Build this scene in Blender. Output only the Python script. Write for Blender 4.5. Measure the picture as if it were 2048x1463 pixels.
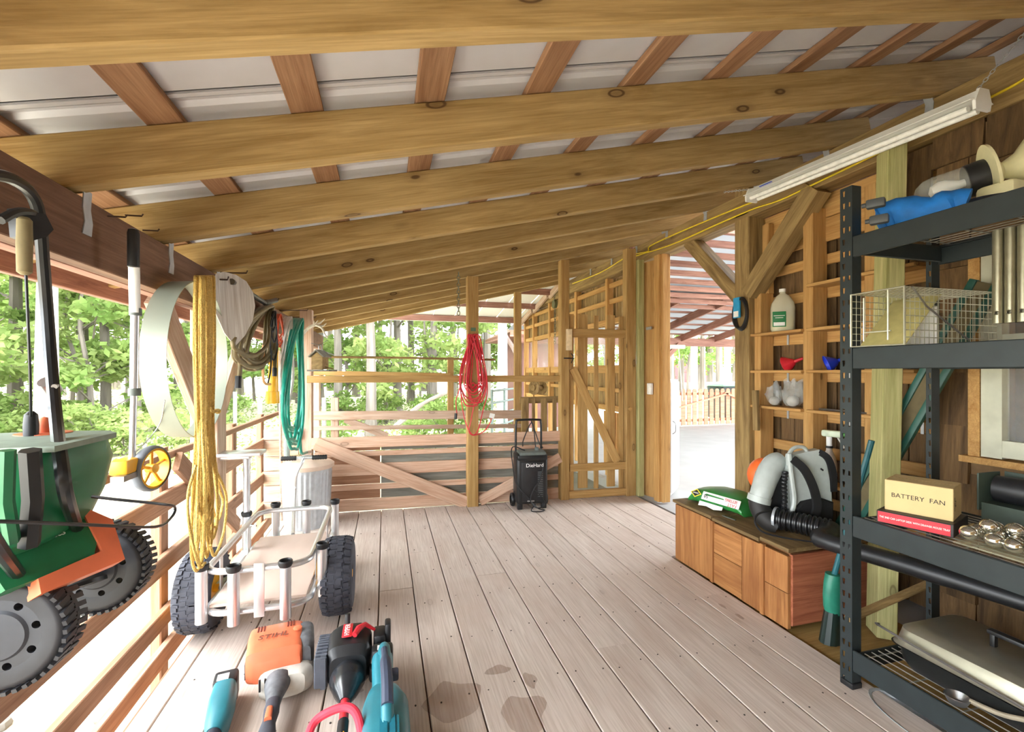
import bpy, bmesh, math, random
from mathutils import Vector, Matrix
random.seed(7)
for _o in list(bpy.data.objects): bpy.data.objects.remove(_o)
scene = bpy.context.scene
C = scene.collection
# ------------------------------------------------------------------ camera
F = 915.0; H = 1.32; CX = 1024.0; CY = 744.0
YAW = math.atan(253 / F); ca, sa = math.cos(YAW), math.sin(YAW)
cam = bpy.data.cameras.new('camera'); camo = bpy.data.objects.new('camera', cam); C.objects.link(camo)
cam.sensor_width = 36; cam.lens = F / 2048 * 36; cam.shift_y = 12.5 / 2048; cam.clip_start = 0.02; cam.clip_end = 300
camo.location = (0, 0, H); camo.rotation_euler = (math.pi / 2, 0, -YAW)
scene.camera = camo
# ------------------------------------------------------------------ world, sun, exposure
world = bpy.data.worlds.new('overcast'); scene.world = world; world.use_nodes = True
bg = world.node_tree.nodes['Background']; bg.inputs[0].default_value = (0.90, 0.955, 1.0, 1); bg.inputs[1].default_value = 1.0
sun = bpy.data.lights.new('sun_offscreen', 'SUN'); sun.energy = .35; sun.angle = math.radians(40); sun.color = (1, .97, .92)
suno = bpy.data.objects.new('sun_offscreen', sun); C.objects.link(suno)
suno.rotation_euler = (math.radians(38), 0, math.radians(-115)); suno.location = (-8, 3, 12)
vs = scene.view_settings; vs.view_transform = 'Standard'; vs.look = 'None'; vs.gamma = 1.0; vs.use_curve_mapping = False
vs.exposure = 4.2

# ------------------------------------------------------------------ photograph pixel -> place
def ray(u, v):
    rx = (u - CX) / F
    return Vector((rx * ca + sa, -rx * sa + ca, (CY - v) / F))
EYE = Vector((0, 0, H))
def gr(u, v, z=0.0):
    d = ray(u, v); return EYE + d * ((z - H) / d.z)
def onX(u, v, X):
    d = ray(u, v); return EYE + d * (X / d.x)
def onY(u, v, Y):
    d = ray(u, v); return EYE + d * (Y / d.y)
def dep(u, v, D):
    return EYE + ray(u, v) * D
def fwy(x): return 4.53 - 0.05 * x            # line of the far fence on the floor
def onF(u, v, off=0.0):                       # point on the far fence (off = behind it)
    d = ray(u, v); t = (4.53 + off) / (d.y + 0.05 * d.x); return EYE + d * t

# ------------------------------------------------------------------ mesh collecting
def frame(o, x=(1, 0, 0), up=(0, 0, 1)):
    """matrix with local X along x, local Z near up"""
    x = Vector(x).normalized(); up = Vector(up)
    y = up.cross(x)
    if y.length < 1e-5: y = Vector((0, 1, 0)).cross(x)
    if y.length < 1e-5: y = Vector((1, 0, 0)).cross(x)
    y.normalize(); z = x.cross(y)
    m = Matrix((x, y, z)).transposed().to_4x4(); m.translation = Vector(o); return m
def T(*a): return Matrix.Translation(Vector(a if len(a) == 3 else a[0]))
def R(ax, deg): return Matrix.Rotation(math.radians(deg), 4, ax)
def catmull(pts, n=8, closed=False):
    pts = [Vector(p) for p in pts]; out = []; m = len(pts)
    for i in range(m if closed else m - 1):
        p0 = pts[(i - 1) % m] if closed or i > 0 else pts[0] * 2 - pts[1]
        p1 = pts[i]; p2 = pts[(i + 1) % m]
        p3 = pts[(i + 2) % m] if closed or i + 2 < m else pts[-1] * 2 - pts[-2]
        for k in range(n):
            t = k / n
            out.append(0.5 * ((2 * p1) + (p2 - p0) * t + (2 * p0 - 5 * p1 + 4 * p2 - p3) * t * t + (3 * p1 - p0 - 3 * p2 + p3) * t ** 3))
    if not closed: out.append(pts[-1].copy())
    return out
class MB:
    def __init__(s): s.v = []; s.f = []
    def add(s, vs, fs, M=None):
        b = len(s.v)
        s.v += [tuple(M @ Vector(p)) if M else tuple(p) for p in vs]
        s.f += [tuple(b + i for i in f) for f in fs]; return s
    def box(s, c, sz, M=None):
        x, y, z = (sz[0] / 2, sz[1] / 2, sz[2] / 2)
        v = [(c[0] + a * x, c[1] + b * y, c[2] + d * z) for a in (-1, 1) for b in (-1, 1) for d in (-1, 1)]
        return s.add(v, [(0, 1, 3, 2), (4, 6, 7, 5), (0, 4, 5, 1), (2, 3, 7, 6), (0, 2, 6, 4), (1, 5, 7, 3)], M)
    def rbox(s, c, sz, r, M=None, seg=2):
        bm = bmesh.new(); bmesh.ops.create_cube(bm, size=1)
        for v in bm.verts: v.co = Vector((v.co.x * sz[0] + c[0], v.co.y * sz[1] + c[1], v.co.z * sz[2] + c[2]))
        bmesh.ops.bevel(bm, geom=bm.edges[:], offset=min(r, min(sz) * .49), segments=seg, profile=.5, affect='EDGES')
        bm.verts.index_update()
        s.add([v.co.copy() for v in bm.verts], [[v.index for v in f.verts] for f in bm.faces], M); bm.free(); return s
    def ring_loft(s, rings, cap=True, closed=False):
        n = len(rings[0]); v = [p for r in rings for p in r]; f = []
        m = len(rings)
        for i in range(m if closed else m - 1):
            j = (i + 1) % m
            for k in range(n):
                f.append((i * n + k, i * n + (k + 1) % n, j * n + (k + 1) % n, j * n + k))
        if cap and not closed:
            f.append(tuple(range(n - 1, -1, -1))); f.append(tuple((m - 1) * n + k for k in range(n)))
        return s.add(v, f)
    def cyl(s, p0, p1, r0, r1=None, n=12, cap=True):
        r1 = r0 if r1 is None else r1
        p0, p1 = Vector(p0), Vector(p1); m = frame(p0, p1 - p0); L = (p1 - p0).length
        def ring(x, r): return [m @ Vector((x, r * math.cos(2 * math.pi * k / n), r * math.sin(2 * math.pi * k / n))) for k in range(n)]
        return s.ring_loft([ring(0, r0), ring(L, r1)], cap)
    def tube(s, pts, r, n=8, closed=False, cap=True):
        pts = [Vector(p) for p in pts]; rs = r if isinstance(r, (list, tuple)) else [r] * len(pts)
        rings = []; m = len(pts); nrm = None
        for i, p in enumerate(pts):
            a = pts[(i - 1) % m] if (closed or i > 0) else p; b = pts[(i + 1) % m] if (closed or i < m - 1) else p
            t = (b - a)
            if t.length < 1e-9: t = Vector((0, 0, 1))
            t.normalize()
            if nrm is None:
                nrm = t.orthogonal().normalized()
            nrm = nrm - t * nrm.dot(t)
            if nrm.length < 1e-6: nrm = t.orthogonal()
            nrm.normalize(); bn = t.cross(nrm)
            rings.append([p + (nrm * math.cos(2 * math.pi * k / n) + bn * math.sin(2 * math.pi * k / n)) * rs[i] for k in range(n)])
        return s.ring_loft(rings, cap, closed)
    def lathe(s, prof, M=None, n=24, cap=True):
        rings = [[Vector((r * math.cos(2 * math.pi * k / n), r * math.sin(2 * math.pi * k / n), z)) for k in range(n)] for r, z in prof]
        if M: rings = [[M @ p for p in r] for r in rings]
        return s.ring_loft(rings, cap)
    def prism(s, poly, z0, z1, M=None):
        n = len(poly); v = [(x, y, z0) for x, y in poly] + [(x, y, z1) for x, y in poly]
        f = [tuple(range(n - 1, -1, -1)), tuple(range(n, 2 * n))] + [(k, (k + 1) % n, n + (k + 1) % n, n + k) for k in range(n)]
        return s.add(v, f, M)
    def ell(s, c, rad, M=None, nu=14, nv=8):
        c = Vector(c); v = []; f = []
        for i in range(nv + 1):
            th = math.pi * i / nv
            for k in range(nu):
                ph = 2 * math.pi * k / nu
                v.append((c.x + rad[0] * math.sin(th) * math.cos(ph), c.y + rad[1] * math.sin(th) * math.sin(ph), c.z + rad[2] * math.cos(th)))
        for i in range(nv):
            for k in range(nu):
                f.append((i * nu + k, (i + 1) * nu + k, (i + 1) * nu + (k + 1) % nu, i * nu + (k + 1) % nu))
        return s.add(v, f, M)
    def mesh(s, name, angle=35):
        me = bpy.data.meshes.new(name); me.from_pydata(s.v, [], s.f); me.validate(); me.update()
        if angle:
            me.polygons.foreach_set('use_smooth', [True] * len(me.polygons)); me.set_sharp_from_angle(angle=math.radians(angle))
        return me
WM = {}
def wm(o): return WM.get(o.name, Matrix.Identity(4))
def put(o, parent=None, M=None):
    """link o at world matrix M, as a child of parent when given"""
    C.objects.link(o)
    if M is None: M = Matrix.Identity(4)
    WM[o.name] = M.copy()
    if parent:
        o.parent = parent; o.matrix_parent_inverse = wm(parent).inverted()
    o.matrix_basis = M; return o
def obj(name, mb, mat, parent=None, M=None, angle=35, label=None, mesh=None):
    me = mesh or mb.mesh(name, angle)
    if not me.materials: me.materials.append(mat)
    o = put(bpy.data.objects.new(name, me), parent, M)
    if label: o['label'] = label
    return o
def tag(o, label, cat, group=None):
    o['label'] = label; o['category'] = cat
    if group: o['group'] = group
    return o
def thing(name, loc, label, cat, group=None, rot=None):
    o = bpy.data.objects.new(name, None); o.empty_display_size = .1
    put(o, None, T(loc) @ (rot or Matrix.Identity(4))); return tag(o, label, cat, group)
def struct(name, loc=(0, 0, 0), label=None):
    o = put(bpy.data.objects.new(name, None), None, T(loc)); o['kind'] = 'structure'
    if label: o['label'] = label
    return o
def smesh(name, mb, mat, label=None, angle=None):
    o = obj(name, mb, mat, None, None, angle); o['kind'] = 'structure'
    if label: o['label'] = label
    return o
def clone(root, M):
    """copy a thing with its parts and their sub-parts to world matrix M"""
    r = root.copy(); C.objects.link(r); r.matrix_basis = M; WM[r.name] = M.copy()
    for ch in list(root.children):
        c = ch.copy(); C.objects.link(c); c.parent = r
        for g in list(ch.children):
            d = g.copy(); C.objects.link(d); d.parent = c
    return r
def board_mesh(name, L, w, t, ch=0.004):
    b = MB(); y, z = w / 2, t / 2; c = min(ch, t * .3, w * .3)
    poly = [(-y + c, -z), (y - c, -z), (y, -z + c), (y, z - c), (y - c, z), (-y + c, z), (-y, z - c), (-y, -z + c)]
    rings = [[Vector((x, a, d)) for a, d in poly] for x in (-L / 2, L / 2)]
    b.ring_loft(rings); return b.mesh(name, None)
def board(name, p0, p1, w, t, mat, parent=None, up=(0, 0, 1), ch=0.004):
    """a sawn board from p0 to p1: w across (local Y), t thick along up"""
    p0, p1 = Vector(p0), Vector(p1)
    M = frame((p0 + p1) / 2, p1 - p0, up)
    return obj(name, None, mat, parent, M, mesh=board_mesh(name, (p1 - p0).length, w, t, ch))
def txt(name, s, size, mat, M, parent=None, ext=0.0006, align='CENTER', sx=1.0, shear=0.0):
    cu = bpy.data.curves.new(name, 'FONT'); cu.body = s; cu.size = size; cu.extrude = ext; cu.align_x = align; cu.align_y = 'CENTER'; cu.resolution_u = 3; cu.shear = shear
    tmp = bpy.data.objects.new(name + '_tmp', cu); me = bpy.data.meshes.new_from_object(tmp)
    bpy.data.objects.remove(tmp); bpy.data.curves.remove(cu)
    if sx != 1.0:
        for v in me.vertices: v.co.x *= sx
    me.name = name; me.materials.clear(); me.materials.append(mat)
    return obj(name, None, mat, parent, M, mesh=me)
def facing(o, n, up=(0, 0, 1)):
    """frame whose local Z looks along n and local Y near up (for lettering and plates)"""
    z = Vector(n).normalized(); x = Vector(up).cross(z).normalized(); y = z.cross(x)
    m = Matrix((x, y, z)).transposed().to_4x4(); m.translation = Vector(o); return m

# ------------------------------------------------------------------ materials
def lin(c): return tuple(((x / 255) / 12.92 if x / 255 <= .04045 else ((x / 255 + .055) / 1.055) ** 2.4) for x in c) + (1,)
MATS = {}
def newmat(name):
    m = bpy.data.materials.new(name); m.use_nodes = True; nt = m.node_tree
    return m, nt, nt.nodes['Principled BSDF'], nt.nodes.new, nt.links.new
def plain(name, rgb, rough=.5, metal=0.0, var=.12, scale=30, bump=0.0, coat=0.0, trans=0.0, stretch=(1, 1, 1), spec=.5):
    m, nt, P, N, L = newmat(name)
    tc = N('ShaderNodeTexCoord'); mp = N('ShaderNodeMapping'); mp.inputs['Scale'].default_value = stretch
    nz = N('ShaderNodeTexNoise'); nz.inputs['Scale'].default_value = scale; nz.inputs['Detail'].default_value = 5
    L(tc.outputs['Object'], mp.inputs[0]); L(mp.outputs[0], nz.inputs['Vector'])
    rp = N('ShaderNodeValToRGB'); c = lin(rgb)
    rp.color_ramp.elements[0].position = .3; rp.color_ramp.elements[1].position = .7
    rp.color_ramp.elements[0].color = tuple(x * (1 - var) for x in c[:3]) + (1,); rp.color_ramp.elements[1].color = tuple(min(1, x * (1 + var)) for x in c[:3]) + (1,)
    L(nz.outputs['Fac'], rp.inputs[0]); L(rp.outputs[0], P.inputs['Base Color'])
    P.inputs['Roughness'].default_value = rough; P.inputs['Metallic'].default_value = metal; P.inputs['Coat Weight'].default_value = coat
    P.inputs['Transmission Weight'].default_value = trans; P.inputs['Specular IOR Level'].default_value = spec
    if bump:
        b = N('ShaderNodeBump'); b.inputs['Strength'].default_value = bump; b.inputs['Distance'].default_value = .01
        L(nz.outputs['Fac'], b.inputs['Height']); L(b.outputs[0], P.inputs['Normal'])
    MATS[name] = m; return m
def wood(name, rgb_a, rgb_b, knot=(70, 45, 25), rough=.75, grain=1.0, knots=.5, stain=None, bump=.25, rnd=.18):
    """sawn timber: grain runs along local X of the board"""
    m, nt, P, N, L = newmat(name)
    tc = N('ShaderNodeTexCoord'); oi = N('ShaderNodeObjectInfo')
    ad = N('ShaderNodeVectorMath'); ad.operation = 'MULTIPLY_ADD'
    ad.inputs[1].default_value = (1, 1, 1)
    cmb = N('ShaderNodeVectorMath'); cmb.operation = 'SCALE'; cmb.inputs[0].default_value = (17.3, 5.1, 9.7)
    L(oi.outputs['Random'], cmb.inputs['Scale']); L(tc.outputs['Object'], ad.inputs[0]); L(cmb.outputs[0], ad.inputs[2])
    mp = N('ShaderNodeMapping'); mp.inputs['Scale'].default_value = (1.1, 14 * grain, 14 * grain); L(ad.outputs[0], mp.inputs[0])
    n1 = N('ShaderNodeTexNoise'); n1.inputs['Scale'].default_value = 1.6; n1.inputs['Detail'].default_value = 7; n1.inputs['Roughness'].default_value = .62; n1.inputs['Distortion'].default_value = .9
    L(mp.outputs[0], n1.inputs['Vector'])
    mp2 = N('ShaderNodeMapping'); mp2.inputs['Scale'].default_value = (5, 160 * grain, 160 * grain); L(ad.outputs[0], mp2.inputs[0])
    n2 = N('ShaderNodeTexNoise'); n2.inputs['Scale'].default_value = 1.0; n2.inputs['Detail'].default_value = 3; L(mp2.outputs[0], n2.inputs['Vector'])
    n3 = N('ShaderNodeTexNoise'); n3.inputs['Scale'].default_value = 2.2; n3.inputs['Detail'].default_value = 3; L(ad.outputs[0], n3.inputs['Vector'])
    rp = N('ShaderNodeValToRGB'); e = rp.color_ramp.elements
    e[0].position = .33; e[1].position = .68; e[0].color = lin(rgb_b); e[1].color = lin(rgb_a)
    L(n1.outputs['Fac'], rp.inputs[0])
    mx = N('ShaderNodeMix'); mx.data_type = 'RGBA'; mx.blend_type = 'MULTIPLY'; mx.inputs[0].default_value = .45
    r2 = N('ShaderNodeValToRGB'); r2.color_ramp.elements[0].position = .35; r2.color_ramp.elements[1].position = .6
    r2.color_ramp.elements[0].color = (.62, .58, .52, 1); r2.color_ramp.elements[1].color = (1, 1, 1, 1)
    L(n2.outputs['Fac'], r2.inputs[0]); L(rp.outputs[0], mx.inputs[6]); L(r2.outputs[0], mx.inputs[7])
    col = mx.outputs[2]
    if stain:
        ms = N('ShaderNodeMix'); ms.data_type = 'RGBA'; ms.inputs[7].default_value = lin(stain)
        r3 = N('ShaderNodeValToRGB'); r3.color_ramp.elements[0].position = .5; r3.color_ramp.elements[1].position = .75
        L(n3.outputs['Fac'], r3.inputs[0]); ml = N('ShaderNodeMath'); ml.operation = 'MULTIPLY'; ml.inputs[1].default_value = .6
        L(r3.outputs[0], ml.inputs[0]); L(ml.outputs[0], ms.inputs[0]); L(col, ms.inputs[6]); col = ms.outputs[2]
    if knots > 0:
        mk = N('ShaderNodeMapping'); mk.inputs['Scale'].default_value = (2.5, 6, 6); L(ad.outputs[0], mk.inputs[0])
        vo = N('ShaderNodeTexVoronoi'); vo.inputs['Scale'].default_value = 1.0; L(mk.outputs[0], vo.inputs['Vector'])
        rk = N('ShaderNodeValToRGB'); ek = rk.color_ramp.elements; ek[0].position = .02; ek[0].color = (.6, .6, .6, 1); ek[1].position = .2; ek[1].color = (0, 0, 0, 1)
        for ps_, cv in ((.06, .5), (.075, 1.0), (.09, .95), (.105, .3)):
            e3 = ek.new(ps_); e3.color = (cv, cv, cv, 1)
        L(vo.outputs['Distance'], rk.inputs[0])
        mm = N('ShaderNodeMath'); mm.operation = 'MULTIPLY'; mm.inputs[1].default_value = knots; L(rk.outputs[0], mm.inputs[0])
        mkx = N('ShaderNodeMix'); mkx.data_type = 'RGBA'; mkx.inputs[7].default_value = lin(knot)
        L(mm.outputs[0], mkx.inputs[0]); L(col, mkx.inputs[6]); col = mkx.outputs[2]
    hs = N('ShaderNodeHueSaturation'); mr = N('ShaderNodeMapRange'); mr.inputs[3].default_value = 1 - rnd; mr.inputs[4].default_value = 1 + rnd
    L(oi.outputs['Random'], mr.inputs[0]); L(mr.outputs[0], hs.inputs['Value']); L(col, hs.inputs['Color'])
    L(hs.outputs[0], P.inputs['Base Color']); P.inputs['Roughness'].default_value = rough; P.inputs['Specular IOR Level'].default_value = .3
    b = N('ShaderNodeBump'); b.inputs['Strength'].default_value = bump; b.inputs['Distance'].default_value = .004
    L(n2.outputs['Fac'], b.inputs['Height']); L(b.outputs[0], P.inputs['Normal'])
    MATS[name] = m; return m
def glassy(name, rgb, rough=.05, alpha=.25):
    m, nt, P, N, L = newmat(name)
    P.inputs['Base Color'].default_value = lin(rgb); P.inputs['Roughness'].default_value = rough
    P.inputs['Alpha'].default_value = alpha; P.inputs['Coat Weight'].default_value = .6
    MATS[name] = m; return m
def leafmat(name, a, b):
    m, nt, P, N, L = newmat(name)
    oi = N('ShaderNodeObjectInfo'); tc = N('ShaderNodeTexCoord'); nz = N('ShaderNodeTexNoise'); nz.inputs['Scale'].default_value = 1.4
    L(tc.outputs['Object'], nz.inputs['Vector']); mx = N('ShaderNodeMix'); mx.data_type = 'RGBA'
    mx.inputs[6].default_value = lin(a); mx.inputs[7].default_value = lin(b); rp = N('ShaderNodeValToRGB'); rp.color_ramp.elements[0].position = .35; rp.color_ramp.elements[1].position = .65
    L(nz.outputs['Fac'], rp.inputs[0]); L(rp.outputs[0], mx.inputs[0])
    tr = N('ShaderNodeBsdfTranslucent'); df = N('ShaderNodeBsdfDiffuse'); ms = N('ShaderNodeMixShader'); ms.inputs[0].default_value = .5
    L(mx.outputs[2], tr.inputs[0]); L(mx.outputs[2], df.inputs[0]); L(df.outputs[0], ms.inputs[1]); L(tr.outputs[0], ms.inputs[2])
    L(ms.outputs[0], nt.nodes['Material Output'].inputs[0]); nt.nodes.remove(P)
    MATS[name] = m; return m
W_RAFT = wood('rafter_pine', (186, 158, 108), (150, 122, 74), rnd=.1, knots=.9)
W_PURL = wood('purlin_pine', (172, 134, 102), (140, 102, 74), rnd=.14)
W_HEAD = wood('header_brown', (138, 104, 82), (104, 74, 56), rnd=.06, knots=.3, stain=(90, 60, 44))
W_FLOOR = wood('floor_plank', (208, 196, 186), (194, 178, 168), knots=.2, rnd=.05, grain=.8, stain=(178, 158, 144), bump=.15)
W_PINK = wood('fence_pine', (222, 190, 166), (196, 156, 130), rnd=.1, knots=.6)
W_GREY = wood('weathered_grey', (150, 150, 142), (112, 112, 104), rnd=.12, knots=.2, stain=(130, 118, 96))
W_RAIL = wood('rail_wood', (176, 138, 112), (142, 104, 80), rnd=.12)
W_POST = wood('post_pine', (206, 182, 164), (176, 144, 120), rnd=.08, knots=.4)
W_GATE = wood('gate_pine', (198, 164, 108), (168, 130, 76), rnd=.1, knots=.7)
W_STUD = wood('stud_orange', (206, 164, 104), (178, 132, 76), rnd=.1, knots=.7)
W_TREAT = wood('treated_post', (176, 148, 98), (120, 96, 62), rnd=.06, knots=.5, grain=.7)
W_GREEN = wood('green_treated_timber', (196, 190, 136), (158, 156, 100), rnd=.05, knots=.6)
W_SHAKE = wood('cedar_shake', (128, 100, 66), (78, 58, 38), rnd=.3, knots=0, grain=.8, bump=.6)
W_CRATE = wood('crate_wood', (184, 130, 78), (142, 92, 50), knot=(60, 36, 22), rnd=.08, knots=.8, stain=(120, 72, 40))
W_CRATED = wood('crate_end_wood', (182, 112, 80), (140, 78, 54), rnd=.05, knots=.2, stain=(118, 66, 46))
W_LID = wood('crate_lid_wood', (140, 116, 78), (98, 78, 50), rnd=.06, knots=.3)
W_RED = wood('carport_timber', (170, 128, 112), (130, 90, 78), rnd=.12, knots=.3)
W_PICK = wood('picket_cedar', (214, 160, 130), (180, 122, 96), rnd=.1, knots=.2)
M_ROOF = plain('galvalume_sheet', (206, 206, 212), .5, .15, .04, 8)
M_GALV = plain('galvanised', (190, 196, 202), .45, .7, .1, 25)
M_ALU = plain('brushed_aluminium', (218, 220, 224), .3, .85, .05, 60, stretch=(1, 1, .1))
M_STEEL = plain('steel', (150, 150, 150), .35, .9, .1)
M_BLACK = plain('black_plastic', (26, 27, 30), .45, 0, .25, 20)
M_RUBBER = plain('tyre_rubber', (58, 60, 70), .75, 0, .2, 40)
M_BLKM = plain('black_metal_tube', (30, 32, 34), .3, .2, .2)
M_DKGRN = plain('shelf_enamel', (40, 48, 50), .45, .15, .12, 15)
M_WHITE = plain('white_enamel', (236, 236, 232), .4, 0, .03)
M_CREAM = plain('cream_plastic', (228, 222, 178), .45, 0, .06)
M_TEAL = plain('teal_plastic', (44, 118, 132), .38, 0, .1, 12)
M_ORNG = plain('orange_plastic', (224, 116, 78), .45, 0, .1, 14)
M_RED = plain('red_plastic', (206, 40, 52), .4, 0, .1)
M_GREEN = plain('hopper_green', (26, 106, 66), .42, 0, .2, 9)
M_YEL = plain('yellow_plastic', (240, 176, 40), .4, 0, .08)
M_BLUE = plain('blue_plastic', (30, 60, 200), .35, 0, .08)
M_CONC = plain('concrete', (162, 162, 160), .8, 0, .06, 3, bump=.05)
M_LITTER = plain('pale_ground', (196, 186, 164), .95, 0, .22, 1.6, bump=.4)
# ================================================================== THE PORCH
# ---- floor: dark sub-floor with planks on it
fb = MB().box((.84, 1.8, -.075), (3.5, 5.75, .05))
floor = smesh('floor', fb, plain('sub_floor', (150, 114, 90), .9), 'grey-pink plank deck of the open porch')
rr = random.Random(3)
for k in range(-5, 13):
    x0 = -.038 + .2015 * k; x1 = x0 + .2015
    if k == -5: x0 = -.93
    if k == 12: x1 = 2.585
    ya, yb = -1.05, fwy((x0 + x1) / 2) + .03
    if k >= 10: ya = 2.86
    cuts = [ya, yb]
    j = {0: 2.87, 1: 3.42, 3: 2.92, 5: 2.0, 7: 3.6, -2: 3.0, 9: 2.3}.get(k)
    if j: cuts = [ya, j, yb]
    for a, b in zip(cuts[:-1], cuts[1:]):
        dz = rr.uniform(-.0015, .0015)
        board('plank', ((x0 + x1) / 2, a + .001, -.016 + dz), ((x0 + x1) / 2, b - .001, -.016 + dz), x1 - x0 - .006, .032, W_FLOOR, floor, ch=.003)
obj('plywood_strip', MB().box((2.32, .9, -.032), (.68, 3.9, .02)), wood('plywood', (176, 144, 88), (150, 118, 68), knots=.2, rnd=.02), floor)
nb = MB()
for row in range(13):
    y = -.6 + .41 * row
    for k in range(-4, 12):
        x = -.038 + .2015 * k
        for dx in (.045, .156):
            if k >= 10 and y < 2.9: continue
            qx, qy = x + dx + rr.uniform(-.012, .012), y + rr.uniform(-.03, .03); nb.cyl((qx, qy, -.002), (qx, qy, .0018), .0038, n=6)
for _ in range(0):
    pass
nl = obj('nail_head', nb, plain('nail_dark', (58, 50, 46), .6, .3), floor); nl['kind'] = 'stuff'
# damp stains soaked into the planks: thin patches
M_STAIN = glassy('damp_stain', (130, 84, 54), .7, .13)
def blob(cx, cy, rx, ry, seed, z=.0022):
    r = random.Random(seed); n = 26; ph = [r.uniform(0, 6.3) for _ in range(4)]
    return [(cx + rx * math.cos(t) * (1 + .16 * math.sin(2 * t + ph[0]) + .1 * math.sin(3 * t + ph[1]) + .07 * math.sin(5 * t + ph[2])),
             cy + ry * math.sin(t) * (1 + .14 * math.sin(3 * t + ph[3]) + .08 * math.sin(4 * t + ph[1]))) for t in [2 * math.pi * i / n for i in range(n)]]
st = MB()
for u, v, rx, ry, sd in ((910, 1400, .105, .115, 1), (1050, 1425, .09, .1, 2), (995, 1340, .05, .03, 3), (1060, 1360, .025, .05, 4), (700, 1380, .06, .03, 5), (1480, 1233, .012, .03, 6), (1445, 1212, .01, .03, 7)):
    p = gr(u, v); st.prism(blob(p.x, p.y, rx, ry, sd), .0019, .0024)
so = obj('damp_stain', st, M_STAIN, floor, angle=None)

# ---- roof over the porch
SL = .24
def rz(x): return 1.865 + SL * (x + .883)           # underside of the rafters
ceiling = struct('ceiling', (1, 3, 2.4), 'lean-to roof of pine rafters, flat purlins and bare metal sheet')
RY = [1.12 + .572 * k for k in range(11)]
SX = Vector((1, 0, SL)).normalized(); SN = Vector((-SL, 0, 1)).normalized()
ties = []
for k, y in enumerate([-.02, .55] + RY):
    yc = y - .03
    xa, xb = -1.36, 3.0 + (.1 if k % 2 else 0)
    p0 = Vector((xa, yc, rz(xa))) + SN * .078; p1 = Vector((xb, yc, rz(xb))) + SN * .078
    board('rafter', p0, p1, .062, .156, W_RAFT, ceiling, up=SN, ch=.005)
for k in range(12):
    x = -1.46 + .403 * k
    z = rz(x) + .158 * 1.03 + .012
    board('purlin', (x, -.4, z), (x, 7.3, z), .104, .024, W_PURL, ceiling, up=SN, ch=.003)
# metal sheets: ribs run up the slope
def sheet(y0, w):
    prof = []
    for a, h in ((0, 0), (.012, .014), (.034, .014), (.046, 0), (.2, 0), (.206, .006), (.214, 0), (.36, 0), (.366, .006), (.374, 0), (w - .039, 0), (w - .039, .045), (w - .031, .045), (w - .031, 0), (w - .01, 0), (w - .01, .045), (w - .002, .045), (w - .002, 0), (w, 0)):
        prof.append((y0 + a, h))
    b = MB(); xs = (-1.52, 5.4 if y0 < 2.9 else 3.6); n = len(prof); v = []
    for t in (0, .0025):
        for x in xs:
            for yy, h in prof: v.append((x, yy, rz(x) + .158 * 1.03 + .0262 + h + t))
    f = []
    for q in range(n - 1):
        f += [(q, n + q, n + q + 1, q + 1), (2 * n + q, 2 * n + q + 1, 3 * n + q + 1, 3 * n + q)]
    for q in range(n - 1):
        f += [(q, q + 1, 2 * n + q + 1, 2 * n + q), (n + q, 3 * n + q, 3 * n + q + 1, n + q + 1)]
    f += [(0, 2 * n, 3 * n, n), (n - 1, 2 * n - 1, 4 * n - 1, 3 * n - 1)]
    return b.add(v, f)
for k in range(15):
    obj('roof_sheet', sheet(1.56 + .5715 * (k - 5), .5715), M_ROOF, ceiling, angle=None)
# lap flashing strips with slots, one ahead of each rafter
for k in range(12):
    y = 1.5395 + .5715 * (k - 3)
    p0 = Vector((-1.5, y, rz(-1.5) + .158 * 1.03 + .0235)); p1 = Vector((2.9, y, rz(2.9) + .158 * 1.03 + .0235))
    fl = MB()
    L = (p1 - p0).length; m = frame(p0, p1 - p0, SN)
    fl.box((L / 2, 0, 0), (L, .018, .003), m)
    obj('seam_flashing', fl, M_ROOF, ceiling)
# outer fascia along the eave
board('fascia', (-1.37, -.5, 1.79), (-1.37, 7.3, 1.79), .2, .035, W_RED, ceiling, up=(1, 0, 0))
# hurricane ties on both beams
def tie(name, base, nx, parent):
    b = MB(); m = frame(base, (0, 1, 0), (nx, 0, 0))
    b.prism([(-.02, -.075), (.02, -.075), (.024, -.02), (.014, .02), (.026, .06), (-.018, .06), (-.024, .02), (-.014, -.02)], 0, .003, m @ R('Z', 180))
    obj(name, b, M_GALV, parent)

# ---- left side: header beam, posts, braces, railing
wall_left = struct('wall_left', (-1, 2.5, 0), 'open side with brown header beam, post and board railing')
board('header_beam', (-.91, -.8, 1.75), (-.91, 7.2, 1.75), .2, .055, W_HEAD, wall_left, up=(1, 0, 0), ch=.003)
board('header_beam', (-.97, -.8, 1.75), (-.97, 7.2, 1.75), .2, .055, W_RED, wall_left, up=(1, 0, 0), ch=.003)
for y in (1.12, 1.70, 2.27, 2.84, 3.41): tie('rafter_tie', (-.8825, y, 1.80), 1, wall_left)
def timber(name, c, sx, sy, z0, z1, mat, parent, ch=.006):
    return board(name, (c[0], c[1], z0), (c[0], c[1], z1), sy, sx, mat, parent, up=(1, 0, 0), ch=ch)
timber('post', (-1.05, 3.215), .15, .15, -.55, 1.70, W_POST, wall_left)
timber('post', (-.957, 6.9), .148, .15, -.55, 1.648, W_POST, wall_left)
timber('post', (-.712, 4.64), .107, .1, -.05, 1.90, W_POST, wall_left)
board('brace', (-1.035, 2.5, 1.69), (-1.035, 3.12, 1.02), .17, .04, W_POST, wall_left, up=(1, 0, 0))
board('brace', (-1.035, 3.95, 1.69), (-1.035, 3.3, 1.0), .12, .04, W_POST, wall_left, up=(1, 0, 0))
XR_ = -1.075
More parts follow.
